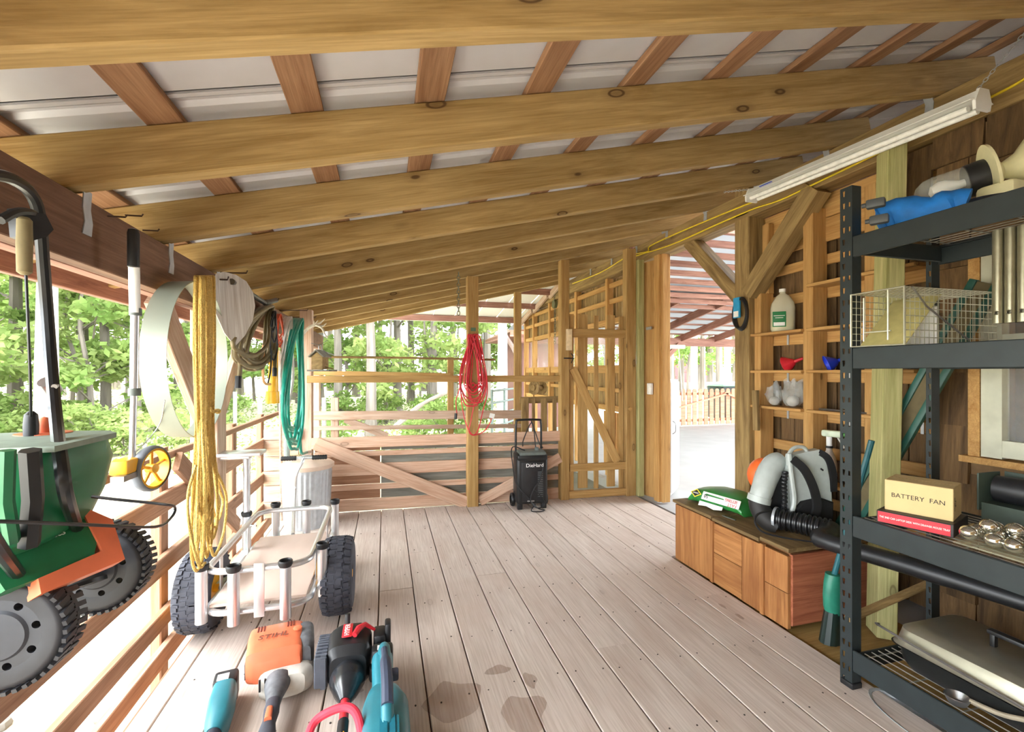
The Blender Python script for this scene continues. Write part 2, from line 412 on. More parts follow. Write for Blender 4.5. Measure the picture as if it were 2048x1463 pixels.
for z, w, t in ((.895, .036, .034), (.668, .098, .034), (.36, .09, .034), (.09, .085, .034), (-.095, .09, .034)):
    board('rail', (XR_, -.6, z), (XR_, 5.3, z), w, t, W_RAIL, wall_left, up=(1, 0, 0))
for y in (.85, 1.55, 2.76, 3.9, 4.72): timber('baluster', (-1.125, y), .05, .09, -.6, .93, W_RAIL, wall_left)
board('diagonal_brace', (-1.04, .95, .45), (-1.04, 1.62, -.25), .11, .03, W_RAIL, wall_left, up=(1, 0, 0))
board('diagonal_brace', (-1.04, 2.75, .86), (-1.04, 3.75, .2), .10, .03, W_RAIL, wall_left, up=(1, 0, 0))
board('rim_joist', (-.95, -1.05, -.16), (-.95, 4.6, -.16), .22, .04, W_RAIL, wall_left, up=(1, 0, 0))
nz_ = MB()
for u, v in ((215, 432), (285, 460), (250, 430)):
    p = onX(u, v, -.8825); nz_.tube([p, p + Vector((.045, .01, .004)), p + Vector((.05, .01, .012))], .0028, 6)
for u, v in ((400, 558), (445, 545), (520, 600), (566, 620), (588, 634)):
    p = onX(u, v, -.8825); nz_.tube([p + Vector((-.03, 0, 0)), p + Vector((.12 if u < 560 else .2, 0, .004)), p + Vector((.125 if u < 560 else .205, 0, .02))], .004, 6)
obj('hook', nz_, plain('rusty_nail', (78, 58, 48), .6, .5), wall_left)

# ---- far side: board fence with a plank gate
wall_far = struct('wall_far', (1, 4.5, 0), 'half-height board fence across the far end of the porch')
def fp(x, z, off=0): return Vector((x, fwy(x) + off, z))
FN = Vector((-.05, -1, 0)).normalized()
def frail(name, x0, x1, z0, z1, t, mat, off=0.0, dz=0.0):
    return board(name, fp(x0, (z0 + z1) / 2, off), fp(x1, (z0 + z1) / 2 + dz, off), z1 - z0, t, mat, wall_far, up=FN)
frail('rail', -.70, 1.75, 1.222, 1.287, .04, W_GATE, .03)
frail('rail', -.66, 1.75, .607, .71, .032, W_PINK, .02)
for z0, z1 in ((.518, .566), (.335, .446), (.196, .249), (.0, .11)): frail('board', -.64, 1.75, z0, z1, .026, W_PINK, .06)
for z0, z1 in ((.565, .63), (.44, .525), (.245, .34), (.105, .2)):
    frail('backing_board', -.04, 1.85, z0, z1, .022, W_GREY, .10)
    frail('backing_board', -.64, -.05, z0, z1, .022, W_RAIL, .10)
for q, (z0, z1) in enumerate(((.0, .14), (.145, .29), (.295, .42), (.425, .555), (.56, .70), (.705, .80))):
    frail('corner_board', -1.06, -.77 + .03 * (q % 2), z0, z1, .03, W_POST, .01)
def fpost(x0, x1, z1, mat, off=0.0, sy=.09, z0=0.0): return timber('post', ((x0 + x1) / 2, fwy((x0 + x1) / 2) + off + sy / 2), x1 - x0, sy, z0, z1, mat, wall_far)
fpost(.774, .884, 2.26, W_GATE, -.06, .1)
fpost(1.745, 1.838, 2.48, W_GATE, -.03)
fpost(2.476, 2.592, 2.64, W_GATE, -.03)
board('diagonal_brace', fp(-.62, .665, -.02), fp(.78, .03, -.02), .12, .026, W_PINK, wall_far, up=FN)
board('diagonal_brace', fp(.90, .04, -.02), fp(1.74, .44, -.02), .10, .026, W_PINK, wall_far, up=FN)
obj('staple_plate', MB().box((0, 0, 0), (.05, .003, .035), T(fp(.83, 1.74, -.063))), plain('dull_green_plate', (84, 110, 84), .6), wall_far)
# rails, posts and brace of the pen just behind
BO = .75
def bp(u, v): return onF(u, v, BO)
def bboard(name, u0, v0, u1, v1, wpx, mat=W_GATE, t=.03, off=BO):
    a, b = onF(u0, v0, off), onF(u1, v1, off); s = (a + b) / 2; D = s.x * sa + s.y * ca
    return board(name, a, b, wpx * D / F, t, mat, wall_far, up=FN)
bboard('pen_rail', 622, 745, 900, 750, 9); bboard('pen_rail', 622, 831, 1045, 828, 17, W_POST); bboard('pen_rail', 622, 856, 1045, 851, 8, W_POST)
for u, v0, v1, w in ((901, 714, 905, 12), (670, 795, 915, 14), (1035, 585, 880, 14)): bboard('pen_post', u, v0, u, v1, w, W_GATE if u > 700 else W_POST, .06, BO + .05)
bboard('pen_brace', 690, 838, 775, 872, 13, W_POST, .03, BO + .02)
for u, w in ((1050, 15), (1067, 6), (1088, 13), (1109, 8)): bboard('pen_picket', u, 796, u, 905, w, W_TREAT, .025, BO - .1)
bboard('pen_rail', 1040, 800, 1122, 798, 13, W_TREAT, .03, BO - .05)

# ---- the plank gate
gate = struct('door_1', fp(2.16, 0), 'narrow plank gate with gaps, two rails and a diagonal brace')
def gb(name, x0, x1, z0, z1, t, off, mat=W_GATE): return board(name, fp((x0 + x1) / 2, z0, off), fp((x0 + x1) / 2, z1, off), x1 - x0, t, mat, gate, up=FN)
for x0, x1, a, b in ((1.852, 1.905, .07, 1.93), (1.954, 2.06, .1, 1.93), (2.133, 2.183, .09, 1.92), (2.28, 2.372, .1, 1.93), (2.42, 2.47, .08, 1.92)): gb('slat', x0, x1, a, b, .024, .03)
for z0, z1 in ((1.685, 1.775), (.284, .363)): board('gate_rail', fp(1.85, (z0 + z1) / 2, 0), fp(2.49, (z0 + z1) / 2, 0), z1 - z0, .028, W_GATE, gate, up=FN)
board('diagonal_brace', fp(1.885, 1.36, 0), fp(2.385, .37, 0), .085, .026, W_GATE, gate, up=FN)
board('sill', fp(1.84, .045, .0), fp(2.48, .045, .0), .075, .05, W_GATE, gate, up=FN)
lt = MB(); p = onF(1137, 716, -.06); lt.tube([p + Vector((-.05, 0, 0)), p + Vector((.06, 0, 0))], .006); lt.tube(catmull([p + Vector((.03, 0, .05)), p + Vector((.045, -.02, .01)), p + Vector((.03, 0, -.05))], 4), .005)
obj('latch', lt, M_BLACK, gate)
p = onF(1138, 679, -.05); obj('latch_block', MB().rbox((0, 0, 0), (.062, .025, .22), .003, T(p)), plain('pale_block', (222, 200, 160), .7), gate)
p = onF(1259, 817, -.045); obj('knob', MB().cyl(p, p + Vector((0, -.02, 0)), .02), W_GATE, gate)

# ---- right side: long beam, corner post with knee braces, studs, shakes
wall_right = struct('wall_right', (2.8, 2.4, 0), 'stud wall with open shelves and dark cedar shakes')
board('beam', (2.775, -.8, 2.62), (2.775, 9.0, 2.62), .2, .15, W_TREAT, wall_right, up=(1, 0, 0))
for y in (1.12, 1.67, 2.24, 2.81, 3.38, 3.95, 4.52, 5.1, 5.7): tie('rafter_tie', (2.698, y + .03, 2.72), -1, wall_right)
timber('post', (2.775, 2.99), .15, .15, -.1, 2.78, W_TREAT, wall_right)
board('knee_brace', (2.76, 3.68, 2.545), (2.76, 3.03, 1.91), .12, .11, W_TREAT, wall_right, up=(1, 0, 0))
board('knee_brace', (2.74, 2.36, 2.53), (2.74, 2.93, 1.93), .13, .12, W_TREAT, wall_right, up=(1, 0, 0))
board('block', onX(1513, 860, 2.68), onX(1511, 780, 2.68) , .045, .03, W_TREAT, wall_right, up=(1, 0, 0))
# stud bay Y 1.96 .. 2.93
for y, z1 in ((2.88, 1.92), (2.445, 2.42), (2.03, 2.42)): timber('stud', (2.81, y), .13, .06 if y > 2.5 else .075, 0, z1, W_STUD, wall_right)
timber('stud', (2.83, 2.86), .06, .06, 1.92, 2.45, W_STUD, wall_right)
for z0, z1 in ((.40, .47), (.737, .811), (.98, 1.054), (1.253, 1.316), (1.522, 1.597), (1.821, 1.896), (2.05, 2.12)):
    board('nailer', (2.89, 1.72, (z0 + z1) / 2), (2.89, 2.95, (z0 + z1) / 2), z1 - z0, .025, W_STUD, wall_right, up=(1, 0, 0))
for z0, z1 in ((2.2, 2.36), (2.365, 2.52)): board('top_board', (2.87, 1.74, (z0 + z1) / 2), (2.87, 2.95, (z0 + z1) / 2), z1 - z0, .022, W_STUD, wall_right, up=(1, 0, 0))
for (ya, yb) in ((2.47, 2.93), (1.78, 2.43)):
    for z in (1.06, 1.325, 1.605) + ((1.90,) if ya < 2 else ()):
        board('shelf_board', (2.79, ya, z), (2.79, yb, z), .15, .02, W_STUD, wall_right)
for y in (2.72, 2.52, 2.25, 2.0, 1.84):
    for z in (1.015, 1.285, 1.56): obj('angle_bracket', MB().box((0, 0, 0), (.004, .016, .075), T(2.872, y, z)).box((-.03, 0, .037), (.06, .016, .003), T(2.872, y, z)), M_GALV, wall_right)
# backs of the siding boards in the bay
yy = 1.70; r5 = random.Random(11)
while yy < 2.96:
    w = r5.uniform(.09, .16)
    board('siding_board', (2.925 + r5.uniform(0, .008), yy + w / 2, 0), (2.925 + r5.uniform(0, .008), yy + w / 2, 2.5), w - .008, .015, W_SHAKE, wall_right, up=(1, 0, 0)); yy += w
core = MB()                                          # wall body with a real opening for the window
for xc, xw, ya, yb in ((2.985, .07, -.325, 3.025), (2.80, .14, -.42, 1.68)):
    core.box((xc, (ya + yb) / 2, .475), (xw, yb - ya, .95)); core.box((xc, (ya + yb) / 2, 2.205), (xw, yb - ya, .59))
    core.box((xc, (ya + .64) / 2, 1.43), (xw, .64 - ya, .96)); core.box((xc, (1.45 + yb) / 2, 1.43), (xw, yb - 1.45, .96))
obj('wall_core', core, plain('wall_cedar', (122, 96, 66), .95), wall_right, angle=None)
# cedar shakes on the shed face (courses of single shakes)
shk = {}
def shake(y0, y1, z0, z1):
    k = (round(y1 - y0, 2), round(z1 - z0, 2))
    if k not in shk:
        b = MB(); w, h = k
        v = []
        for t in (0, 1):
            for yv, zv, xx in ((-w / 2, 0, -.026), (w / 2, 0, -.026), (w / 2, h, -.006), (-w / 2, h, -.006)):
                v.append((zv - h / 2, yv, -xx if t else 0.0))
        b.add(v, [(0, 1, 2, 3), (7, 6, 5, 4), (0, 4, 5, 1), (1, 5, 6, 2), (2, 6, 7, 3), (3, 7, 4, 0)])
        shk[k] = b.mesh('shake', None); shk[k].materials.append(W_SHAKE)
    # local X -> world Z, local Y -> world Y, local Z -> world -X
    M = Matrix(((0, 0, -1, 2.73), (0, 1, 0, (y0 + y1) / 2), (1, 0, 0, (z0 + z1) / 2), (0, 0, 0, 1)))
    obj('shake', None, W_SHAKE, wall_right, M, mesh=shk[k])
WY0, WY1, WZ0, WZ1 = .62, 1.47, .93, 1.93          # window on the shed face
for c, z0 in enumerate((-.05, .24, .53, .80, 1.07, 1.34, 1.61, 1.86, 2.10, 2.33)):
    z1 = z0 + .30; y = 1.72 - r5.uniform(0, .05)
    while y > -.2:
        w = round(r5.uniform(.11, .24), 2)
        zz = z0 + round(r5.uniform(-.03, .03), 3)
        yc0, yc1 = y - w, y - .008
        if not (yc0 < WY1 + .05 and yc1 > WY0 - .05 and z1 > WZ0 - .04 and z0 < WZ1 + .05) and not (z0 > 2.2 and yc0 > 1.9):
            shake(yc0, yc1, zz, min(z1, 2.54))
        elif yc1 > WY1 + .09 and z1 > WZ0:
            shake(WY1 + .07, yc1, zz, min(z1, 2.54))
        y -= w
# wide shakes high up that run past the corner
for y0, y1, z0, z1 in ((1.70, 1.93, 2.18, 2.5), (1.72, 1.88, 1.98, 2.3)): shake(y0, y1, z0, z1)
# window in the shed face
win = struct('window_1', (2.72, 1.05, 1.43), 'old white sash window in the shaked wall')
wf = MB()
for y in (WY0 + .04, WY1 - .04): wf.box((2.69, y, (WZ0 + WZ1) / 2), (.05, .075, WZ1 - WZ0))
for z in (WZ0 + .045, WZ1 - .045, 1.47): wf.box((2.69, (WY0 + WY1) / 2, z), (.046, WY1 - WY0 - .15, .075 if z != 1.47 else .04))
wf.box((2.69, (WY0 + WY1) / 2, 1.22), (.04, .03, .41))
obj('sash', wf, plain('old_white_paint', (206, 206, 184), .6, 0, .1, 12), win, angle=None)
obj('pane', MB().box((2.705, (WY0 + WY1) / 2, 1.43), (.006, .7, .86)), glassy('window_glass', (236, 240, 240), .03, .12), win, angle=None)
tr_ = MB()
for y in (WY0 - .03, WY1 + .03): tr_.box((2.70, y, 1.43), (.05, .045, 1.05))
tr_.box((2.69, (WY0 + WY1) / 2, WZ0 - .02), (.08, 1.0, .03))
obj('casing', tr_, W_STUD, win, angle=None)

# ---- door jamb between gate and doorway
jamb = struct('trim_1', (2.66, 4.25, 0), 'raw plywood and stud jamb beside the doorway')
timber('stud', (2.63, 4.36), .07, .06, 0, 2.52, W_GREEN, jamb)
board('plywood_panel', (2.735, 4.27, 0), (2.735, 4.27, 2.5), .26, .03, W_STUD, jamb, up=(1, .3, 0))
timber('stud', (2.70, 4.13), .05, .09, 0, 2.52, W_STUD, jamb)
timber('stud', (2.75, 4.08), .09, .045, 0, 2.52, W_STUD, jamb)
obj('junction_box', MB().rbox((0, 0, 0), (.03, .075, .12), .006, T(onX(1300, 777, 2.665))), plain('outlet_white', (238, 236, 228), .4), jamb)
obj('tag_plate', MB().box((0, 0, 0), (.01, .1, .03), T(onX(1298, 656, 2.68))), M_GALV, jamb)

# ---- right wall beyond the gate (open framing, then windows)
wr2 = struct('wall_right_far', (2.75, 6.8, 0), 'board wall with nailers and open windows beyond the gate')
yy = 4.56
while yy < 8.95:
    w = r5.uniform(.1, .17)
    for z0, z1 in ((1.93, 2.52), (.86, 1.33)):
        board('wall_board', (2.86, yy + w / 2, z0), (2.86, yy + w / 2, z1), w - .012, .014, W_TREAT, wr2, up=(1, 0, 0))
    if yy < 5.6: board('wall_board', (2.86, yy + w / 2, .1), (2.86, yy + w / 2, .8), w - .012, .014, W_STUD, wr2, up=(1, 0, 0))
    yy += w
for z0, z1 in ((2.39, 2.45), (2.19, 2.25), (1.93, 2.0), (1.31, 1.41), (1.07, 1.12), (.83, .9)):
    board('nailer', (2.78, 4.5, (z0 + z1) / 2), (2.78, 8.95, (z0 + z1) / 2), z1 - z0, .04, W_STUD, wr2, up=(1, 0, 0))
for y in (5.35, 6.35, 7.5, 8.4, 8.95): timber('stud', (2.78, y), .09, .06, 0, 2.52, W_STUD, wr2)
obj('window_pane', MB().box((2.84, 6.7, 1.66), (.006, 4.3, .52)), glassy('clear_pane', (236, 240, 240), .05, .12), wr2, angle=None)
# far bay roof: purlins across and white sheet
cf = struct('ceiling_far', (1, 8, 2.5), 'pale sheet roof of the bay beyond the fence')
for y, z in ((7.2, 2.66), (7.98, 2.53), (8.85, 2.36)): board('cross_beam', (-.62, y, z), (2.72, y, z), .11, .05, W_RED, cf, up=(0, 1, 0))
fs = MB()
for k in range(9):
    x0 = -.8 + .42 * k
    fs2 = MB().add([(x0, 6.6, 2.80), (x0 + .41, 6.6, 2.80), (x0 + .41, 9.3, 2.345), (x0, 9.3, 2.345), (x0, 6.6, 2.81), (x0 + .41, 6.6, 2.81), (x0 + .41, 9.3, 2.355), (x0, 9.3, 2.355)],
                   [(0, 1, 2, 3), (7, 6, 5, 4), (0, 4, 5, 1), (1, 5, 6, 2), (2, 6, 7, 3), (3, 7, 4, 0)])
    obj('roof_sheet', fs2, M_WHITE, cf, angle=None)
for i in range(3): board('hip_rafter', (2.66, 6.5 + .85 * i, 2.78 - .14 * i), (2.66, 7.25 + .85 * i, 2.60 - .14 * i), .1, .04, W_POST, cf, up=(1, 0, 0))

# ---- carport through the doorway
cfl = smesh('floor_carport', MB().box((9.55, 6.0, -.07), (13.8, 9.0, .1)), M_CONC, 'pale concrete carport slab')
cc = struct('ceiling_carport', (6, 7, 2.6), 'timber carport roof with bright gaps')
for k in range(10):
    y = 4.3 + .36 * k; z = 2.86 - .1 * (y - 4.7)
    board('joist', (2.9, y, z), (13, y, z), .075, .06, W_RED, cc, up=(0, 1, 0))
for k in range(9):
    x = 3.2 + 1.0 * k
    board('rafter', (x, 7.3, 2.66), (x, 10.2, 2.14), .05, .16, W_RED, cc)
for k in range(7):
    y = 7.45 + .42 * k; z = 2.755 - .179 * (y - 7.3)
    board('purlin', (2.9, y, z), (13, y, z), .2, .02, W_RED, cc)
board('eave_beam', (2.9, 10.0, 2.08), (13, 10.0, 2.08), .2, .06, W_RED, cc, up=(0, 1, 0))
obj('roof_sheet', MB().box((0, 0, 0), (10.2, 4.0, .01), T(8, 8.9, 2.72) @ R('X', -10.2)).box((0, 0, 0), (10.2, 3.3, .01), T(8, 5.85, 2.97) @ R('X', -5)), leafmat('translucent_sheet', (160, 162, 164), (168, 168, 168)), cc, angle=None)
timber('post', (6.35, 9.95), .14, .14, -.05, 2.0, W_POST, cc); timber('post', (9.8, 9.95), .14, .14, -.05, 2.0, W_POST, cc)
board('knee_brace', (6.42, 9.95, 1.4), (7.1, 9.95, 2.02), .11, .06, W_RED, cc, up=(0, 1, 0))
# strip lamp of the carport and its pull cord
p = onY(1350, 693, 9.2)
tl = thing('strip_lamp', p, 'small cream strip lamp hung at the carport eave', 'lamp')
obj('housing', MB().rbox((0, 0, 0), (.5, .1, .09), .02, T(p)), M_CREAM, tl); obj('pull_cord', MB().tube([p + Vector((.1, 0, -.04)), p + Vector((.14, 0, -.5)), p + Vector((.2, 0, -1.25))], .008), M_WHITE, tl)
# ---- dark shed room and attic behind the right beam
shed = struct('wall_shed', (4, 1, 0), 'unlit shed walls and attic behind the right beam')
obj('back_wall', MB().box((5.3, 1.0, 1.7), (.06, 4.2, 3.5)), plain('attic_board', (150, 116, 90), .95), shed, angle=None)
obj('side_wall', MB().box((4.15, 3.06, 1.75), (2.3, .06, 3.4)).box((4.0, -1.05, 1.7), (2.6, .06, 3.5)), MATS['attic_board'], shed, angle=None)
for y in (1.35, 1.95, 2.5): board('collar_tie', (2.95, y, 2.72), (5.2, y, 3.05), .1, .04, W_RED, shed)

# ---- unseen plank wall added behind the camera to shade the near rafters
wall_back_added = struct('wall_back_added', (.9, -1.15, 0), 'unseen plank wall added to shade the near end of the porch')
for k in range(13):
    x = -.98 + .295 * k; board('wall_plank', (x, -1.15, 0), (x, -1.15, rz(x) + .12), .29, .025, W_GATE, wall_back_added, up=(0, 1, 0))
# ================================================================== OUTSIDE
def gz(x, y):
    d = math.hypot(x, y); return -.5 + max(0, d - 9) * .022 + .06 * math.sin(x * .7) * math.cos(y * .55)
gm = MB(); n = 60; S = 70.0; v = []; f = []
for i in range(n + 1):
    for j in range(n + 1):
        x = -S / 2 - 4 + S * i / n; y = -14 + S * j / n
        v.append((x, y, gz(x, y)))
for i in range(n):
    for j in range(n): f.append((i * (n + 1) + j, (i + 1) * (n + 1) + j, (i + 1) * (n + 1) + j + 1, i * (n + 1) + j + 1))
ground = smesh('ground', gm.add(v, f), M_LITTER, 'pale sandy ground with leaf litter around the barn', angle=60)
M_LEAF = leafmat('leaf_green', (108, 136, 72), (148, 166, 100)); M_LEAF2 = leafmat('leaf_pale', (126, 148, 84), (166, 180, 116))
M_BARK = plain('bark', (112, 104, 96), .9, 0, .3, 6, bump=.6, stretch=(1, 1, .15)); M_BARKP = plain('bark_pale', (178, 170, 162), .9, 0, .2, 6, bump=.4, stretch=(1, 1, .15))
def leaves(r, n, fn, s0, s1):
    b = MB(); V = []; Fc = []
    for i in range(n):
        c = Vector(fn(r)); s = r.uniform(s0, s1)
        d = Vector((r.gauss(0, 1), r.gauss(0, 1), r.gauss(0, .6))).normalized(); e = d.cross(Vector((r.gauss(0, 1), r.gauss(0, 1), r.gauss(0, 1)))).normalized()
        q = len(V); V += [c - d * s, c + e * s * .5, c + d * s, c - e * s * .5]; Fc.append((q, q + 1, q + 2, q + 3))
    return b.add(V, Fc)
def clump_fn(cl, rad, flat=.55):
    def fn(r):
        c = cl[r.randrange(len(cl))]
        while True:
            p = Vector((r.uniform(-1, 1), r.uniform(-1, 1), r.uniform(-1, 1)))
            if p.length < 1: break
        k = rad * (.6 + .4 * ((c[0] * 7.3) % 1)); return (c[0] + p.x * k, c[1] + p.y * k, c[2] + p.z * k * flat)
    return fn
TREES = {}
for i in range(3):                                   # understory trees
    r = random.Random(40 + i); tb = MB(); h = 5.2
    sp = catmull([(0, 0, -.3), (r.uniform(-.1, .1), r.uniform(-.1, .1), 1.4), (r.uniform(-.3, .3), r.uniform(-.3, .3), 3), (r.uniform(-.5, .5), r.uniform(-.5, .5), h)], 3)
    tb.tube(sp, [.07 * (1 - .8 * k / (len(sp) - 1)) for k in range(len(sp))], 6)
    cl = []
    for k in range(26):
        z = r.uniform(.9, h + .4); a = r.uniform(0, 6.28); q = r.uniform(.25, 1.9) * (1 if z < 4 else .6); p = (q * math.cos(a), q * math.sin(a), z); cl.append(p)
        if k % 2: tb.tube([(0, 0, max(.5, z - .5)), (p[0] * .6, p[1] * .6, z - .12), p], [.022, .014, .006], 4)
    TREES['u%d' % i] = (tb.mesh('sapling_trunk'), leaves(r, 2600, clump_fn(cl, .62), .07, .13).mesh('sapling_leaves', None))
for i in range(3):                                   # tall trees
    r = random.Random(60 + i); tb = MB(); h = 13
    sp = catmull([(0, 0, -.4), (r.uniform(-.05, .05), 0, 3), (r.uniform(-.2, .2), r.uniform(-.2, .2), 7), (0, 0, h)], 3)
    tb.tube(sp, [.2 * (1.25 if k == 0 else 1) * (1 - .7 * k / (len(sp) - 1)) for k in range(len(sp))], 8)
    cl = []
    for k in range(26):
        z = r.uniform(4.2, h + 1); a = r.uniform(0, 6.28); q = r.uniform(.4, 2.8); p = (q * math.cos(a), q * math.sin(a), z); cl.append(p)
        if k % 2: tb.tube([(0, 0, z - .7), (p[0] * .6, p[1] * .6, z - .2), p], [.05, .03, .01], 5)
    TREES['t%d' % i] = (tb.mesh('tall_trunk'), leaves(r, 3200, clump_fn(cl, .95), .12, .22).mesh('tall_leaves', None))
for i in range(2):
    r = random.Random(80 + i); tb = MB(); cl = []
    for k in range(9):
        a = r.uniform(0, 6.28); q = r.uniform(.1, .55); z = r.uniform(.15, .8); p = (q * math.cos(a), q * math.sin(a), z); cl.append(p); tb.tube([(0, 0, -.1), (p[0] * .5, p[1] * .5, z * .6), p], [.012, .008, .004], 4)
    TREES['s%d' % i] = (tb.mesh('shrub_stem'), leaves(r, 900, clump_fn(cl, .34), .035, .07).mesh('shrub_leaves', None))
def plant(kind, u, D, s, label, group, cat='tree', name='tree', bark=None, fol=None, rot=None, sxy=1.0):
    p = dep(u, CY, D); z = gz(p.x, p.y); r = random.Random(int(u * 13 + D * 101))
    t = thing(name, (p.x, p.y, z), label, cat, group)
    M = T(p.x, p.y, z) @ R('Z', r.uniform(0, 360)) @ Matrix.Diagonal((s * sxy, s * sxy, s, 1))
    a, b = TREES[kind]
    o1 = bpy.data.objects.new('trunk' if cat == 'tree' else 'stem', a); o2 = bpy.data.objects.new('foliage', b)
    for o, m in ((o1, bark or M_BARK), (o2, fol or M_LEAF)):
        if not o.data.materials: o.data.materials.append(m)
        put(o, t, M); o.material_slots[0].link = 'OBJECT'; o.material_slots[0].material = m
    return t
GL = 'trees in the woods beyond the railing'; GM = 'trees in the woods behind the pen fence'; GR = 'trees beyond the carport'
rt = random.Random(21)
plant('t0', 92, 8.2, .95, 'thick pale-barked tree just outside the railing behind the spreader', None, bark=M_BARKP, name='tree')
for u, D, s in ((30, 13, 1), (165, 17, 1), (212, 12, .7), (262, 20, 1.1), (318, 15, .9), (372, 24, 1.1), (440, 18, 1), (-60, 12, 1), (-160, 16, 1), (120, 25, 1.2), (235, 30, 1.3), (480, 27, 1.1), (300, 34, 1.3), (20, 32, 1.3)):
    plant('t%d' % rt.randrange(3), u, D, s, 'tall slim tree standing in the woods beyond the railing', GL, fol=rt.choice((M_LEAF, M_LEAF2)))
for k in range(22):
    u = -220 + 32 * k + rt.uniform(-14, 14); D = rt.uniform(10, 30)
    plant('u%d' % rt.randrange(3), u, D, rt.uniform(.8, 1.1) * (1 + (D - 10) / 40), 'leafy young tree in the woods beyond the railing', GL, name='sapling', fol=rt.choice((M_LEAF, M_LEAF2)))
plant('t1', 742, 12.5, .8, 'broad straight trunk in the middle of the view over the pen', None)
plant('t2', 1003, 11.5, .8, 'pale straight trunk beside the brown eave behind the pen', None, bark=M_BARKP)
for u, D, s in ((640, 20, 1), (676, 15, .8), (712, 26, 1.1), (795, 17, .9), (822, 22, 1), (868, 15, .8), (905, 26, 1.2), (972, 19, 1), (590, 24, 1), (660, 32, 1.3), (760, 34, 1.3), (850, 35, 1.3), (940, 33, 1.3), (1060, 24, 1.1), (1110, 19, 1), (1160, 26, 1), (1215, 20, 1)):
    plant('t%d' % rt.randrange(3), u, D, s, 'tall slim tree in the woods behind the pen fence', GM, fol=rt.choice((M_LEAF, M_LEAF2)))
for k in range(20):
    u = 520 + 36 * k + rt.uniform(-14, 14); D = rt.uniform(14, 30)
    plant('u%d' % rt.randrange(3), u, D, rt.uniform(.8, 1.1) * (1 + (D - 10) / 40), 'leafy young tree in the woods behind the pen fence', GM, name='sapling', fol=rt.choice((M_LEAF, M_LEAF2)))
for u, D, s in ((1342, 22, .9), (1362, 30, 1.1), (1388, 20, .9), (1405, 28, 1), (1420, 34, 1.2), (1440, 24, 1), (1455, 18, .8), (1470, 30, 1)):
    plant('t%d' % rt.randrange(3), u, D, s, 'tall slim tree beyond the carport fence', GR, bark=M_BARKP if D < 22 else M_BARK)
for k in range(7):
    plant('u%d' % rt.randrange(3), 1320 + 26 * k + rt.uniform(-9, 9), rt.uniform(26, 36), 1.4, 'leafy young tree beyond the carport fence', GR, name='sapling')
for k in range(16):
    u = -150 + 40 * k + rt.uniform(-15, 15)
    plant('s%d' % rt.randrange(2), u, rt.uniform(8.5, 15), rt.uniform(.9, 1.5), 'low leafy shrub on the ground beyond the railing', 'shrubs beyond the railing', 'shrub', 'shrub', fol=rt.choice((M_LEAF, M_LEAF2)))
for k in range(9):
    u = 630 + 38 * k + rt.uniform(-12, 12)
    plant('s%d' % rt.randrange(2), u, rt.uniform(10, 16), rt.uniform(.8, 1.3), 'low leafy shrub behind the pen fence', 'shrubs behind the pen', 'shrub', 'shrub')
for k in range(18):                                  # the woods go on along the open side
    u = -280 - 85 * k; q = 1 / math.hypot(1, (u - CX) / F); d = rt.uniform(11, 22) * q
    if k % 3 == 0: plant('t%d' % rt.randrange(3), u, d, 1.0, 'tall slim tree standing in the woods beyond the railing', GL)
    else: plant('u%d' % rt.randrange(3), u, d, rt.uniform(1, 1.3), 'leafy young tree in the woods beyond the railing', GL, name='sapling', fol=rt.choice((M_LEAF, M_LEAF2)))
# undergrowth nobody could count
ru = random.Random(5); V = []; Fc = []
ub = leaves(ru, 16000, lambda r: (lambda p: (p.x, p.y, gz(p.x, p.y) + abs(r.gauss(0, .16))))(dep(r.uniform(-260, 1060), CY, r.uniform(7.5, 30))), .03, .075)
uo = obj('undergrowth', ub, M_LEAF2, angle=None); uo['kind'] = 'stuff'; tag(uo, 'low green undergrowth scattered over the woodland floor', 'undergrowth')
# stones below the railing
M_ROCK = plain('rock', (110, 106, 100), .9, 0, .25, 7, bump=.5)
rk = random.Random(9)
for k in range(22):
    x = rk.uniform(-2.6, -1.25); y = rk.uniform(.6, 3.2); s = rk.uniform(.07, .19); b = MB()
    b.ell((0, 0, 0), (s, s * rk.uniform(.6, .9), s * .5), None, 9, 6)
    b.v = [tuple(c * (1 + .18 * math.sin(9 * p[0] / s + k) * math.cos(5 * p[1] / s)) for c in p) for p in b.v]
    o = obj('stone', b, M_ROCK, None, T(x, y, gz(x, y) + s * .2) @ R('Z', rk.uniform(0, 360))); tag(o, 'grey field stone on the ground under the railing', 'stone', 'stones below the railing')
# fallen branch in the pen
p0 = dep(790, 840, 8.5); p1 = dep(905, 780, 8.8)
o = obj('branch', MB().tube(catmull([p0 - Vector((0, 0, .12)), (p0 + p1) / 2 + Vector((0, .1, .03)), p1], 5), [.05] * 5 + [.035] * 6, 7), M_BARKP); tag(o, 'fallen pale branch leaning in the pen', 'branch')
# small wooden hutch
p = gr(855, 815, -.35); hb = thing('hutch', (p.x, p.y, gz(p.x, p.y)), 'small grey hutch with pitched roof among the trees', 'hutch')
hz = gz(p.x, p.y)
obj('body', MB().box((0, 0, 1.0), (.75, .6, .8), T(p.x, p.y, hz)), W_GREY, hb)
obj('roof', MB().box((0, 0, 0), (.62, .8, .04), T(p.x - .25, p.y, hz + 1.62) @ R('Y', -35)).box((0, 0, 0), (.75, .8, .04), T(p.x + .27, p.y, hz + 1.58) @ R('Y', 38)), M_GALV, hb)
for dx in (-.33, .33):
    for dy in (-.25, .25): obj('leg', MB().box((p.x + dx, p.y + dy, hz + .3), (.06, .06, .62)), W_GREY, hb)
obj('mesh_door', MB().box((p.x - .1, p.y - .305, hz + .95), (.3, .02, .5)), plain('mesh_dark', (110, 96, 84), .8), hb)
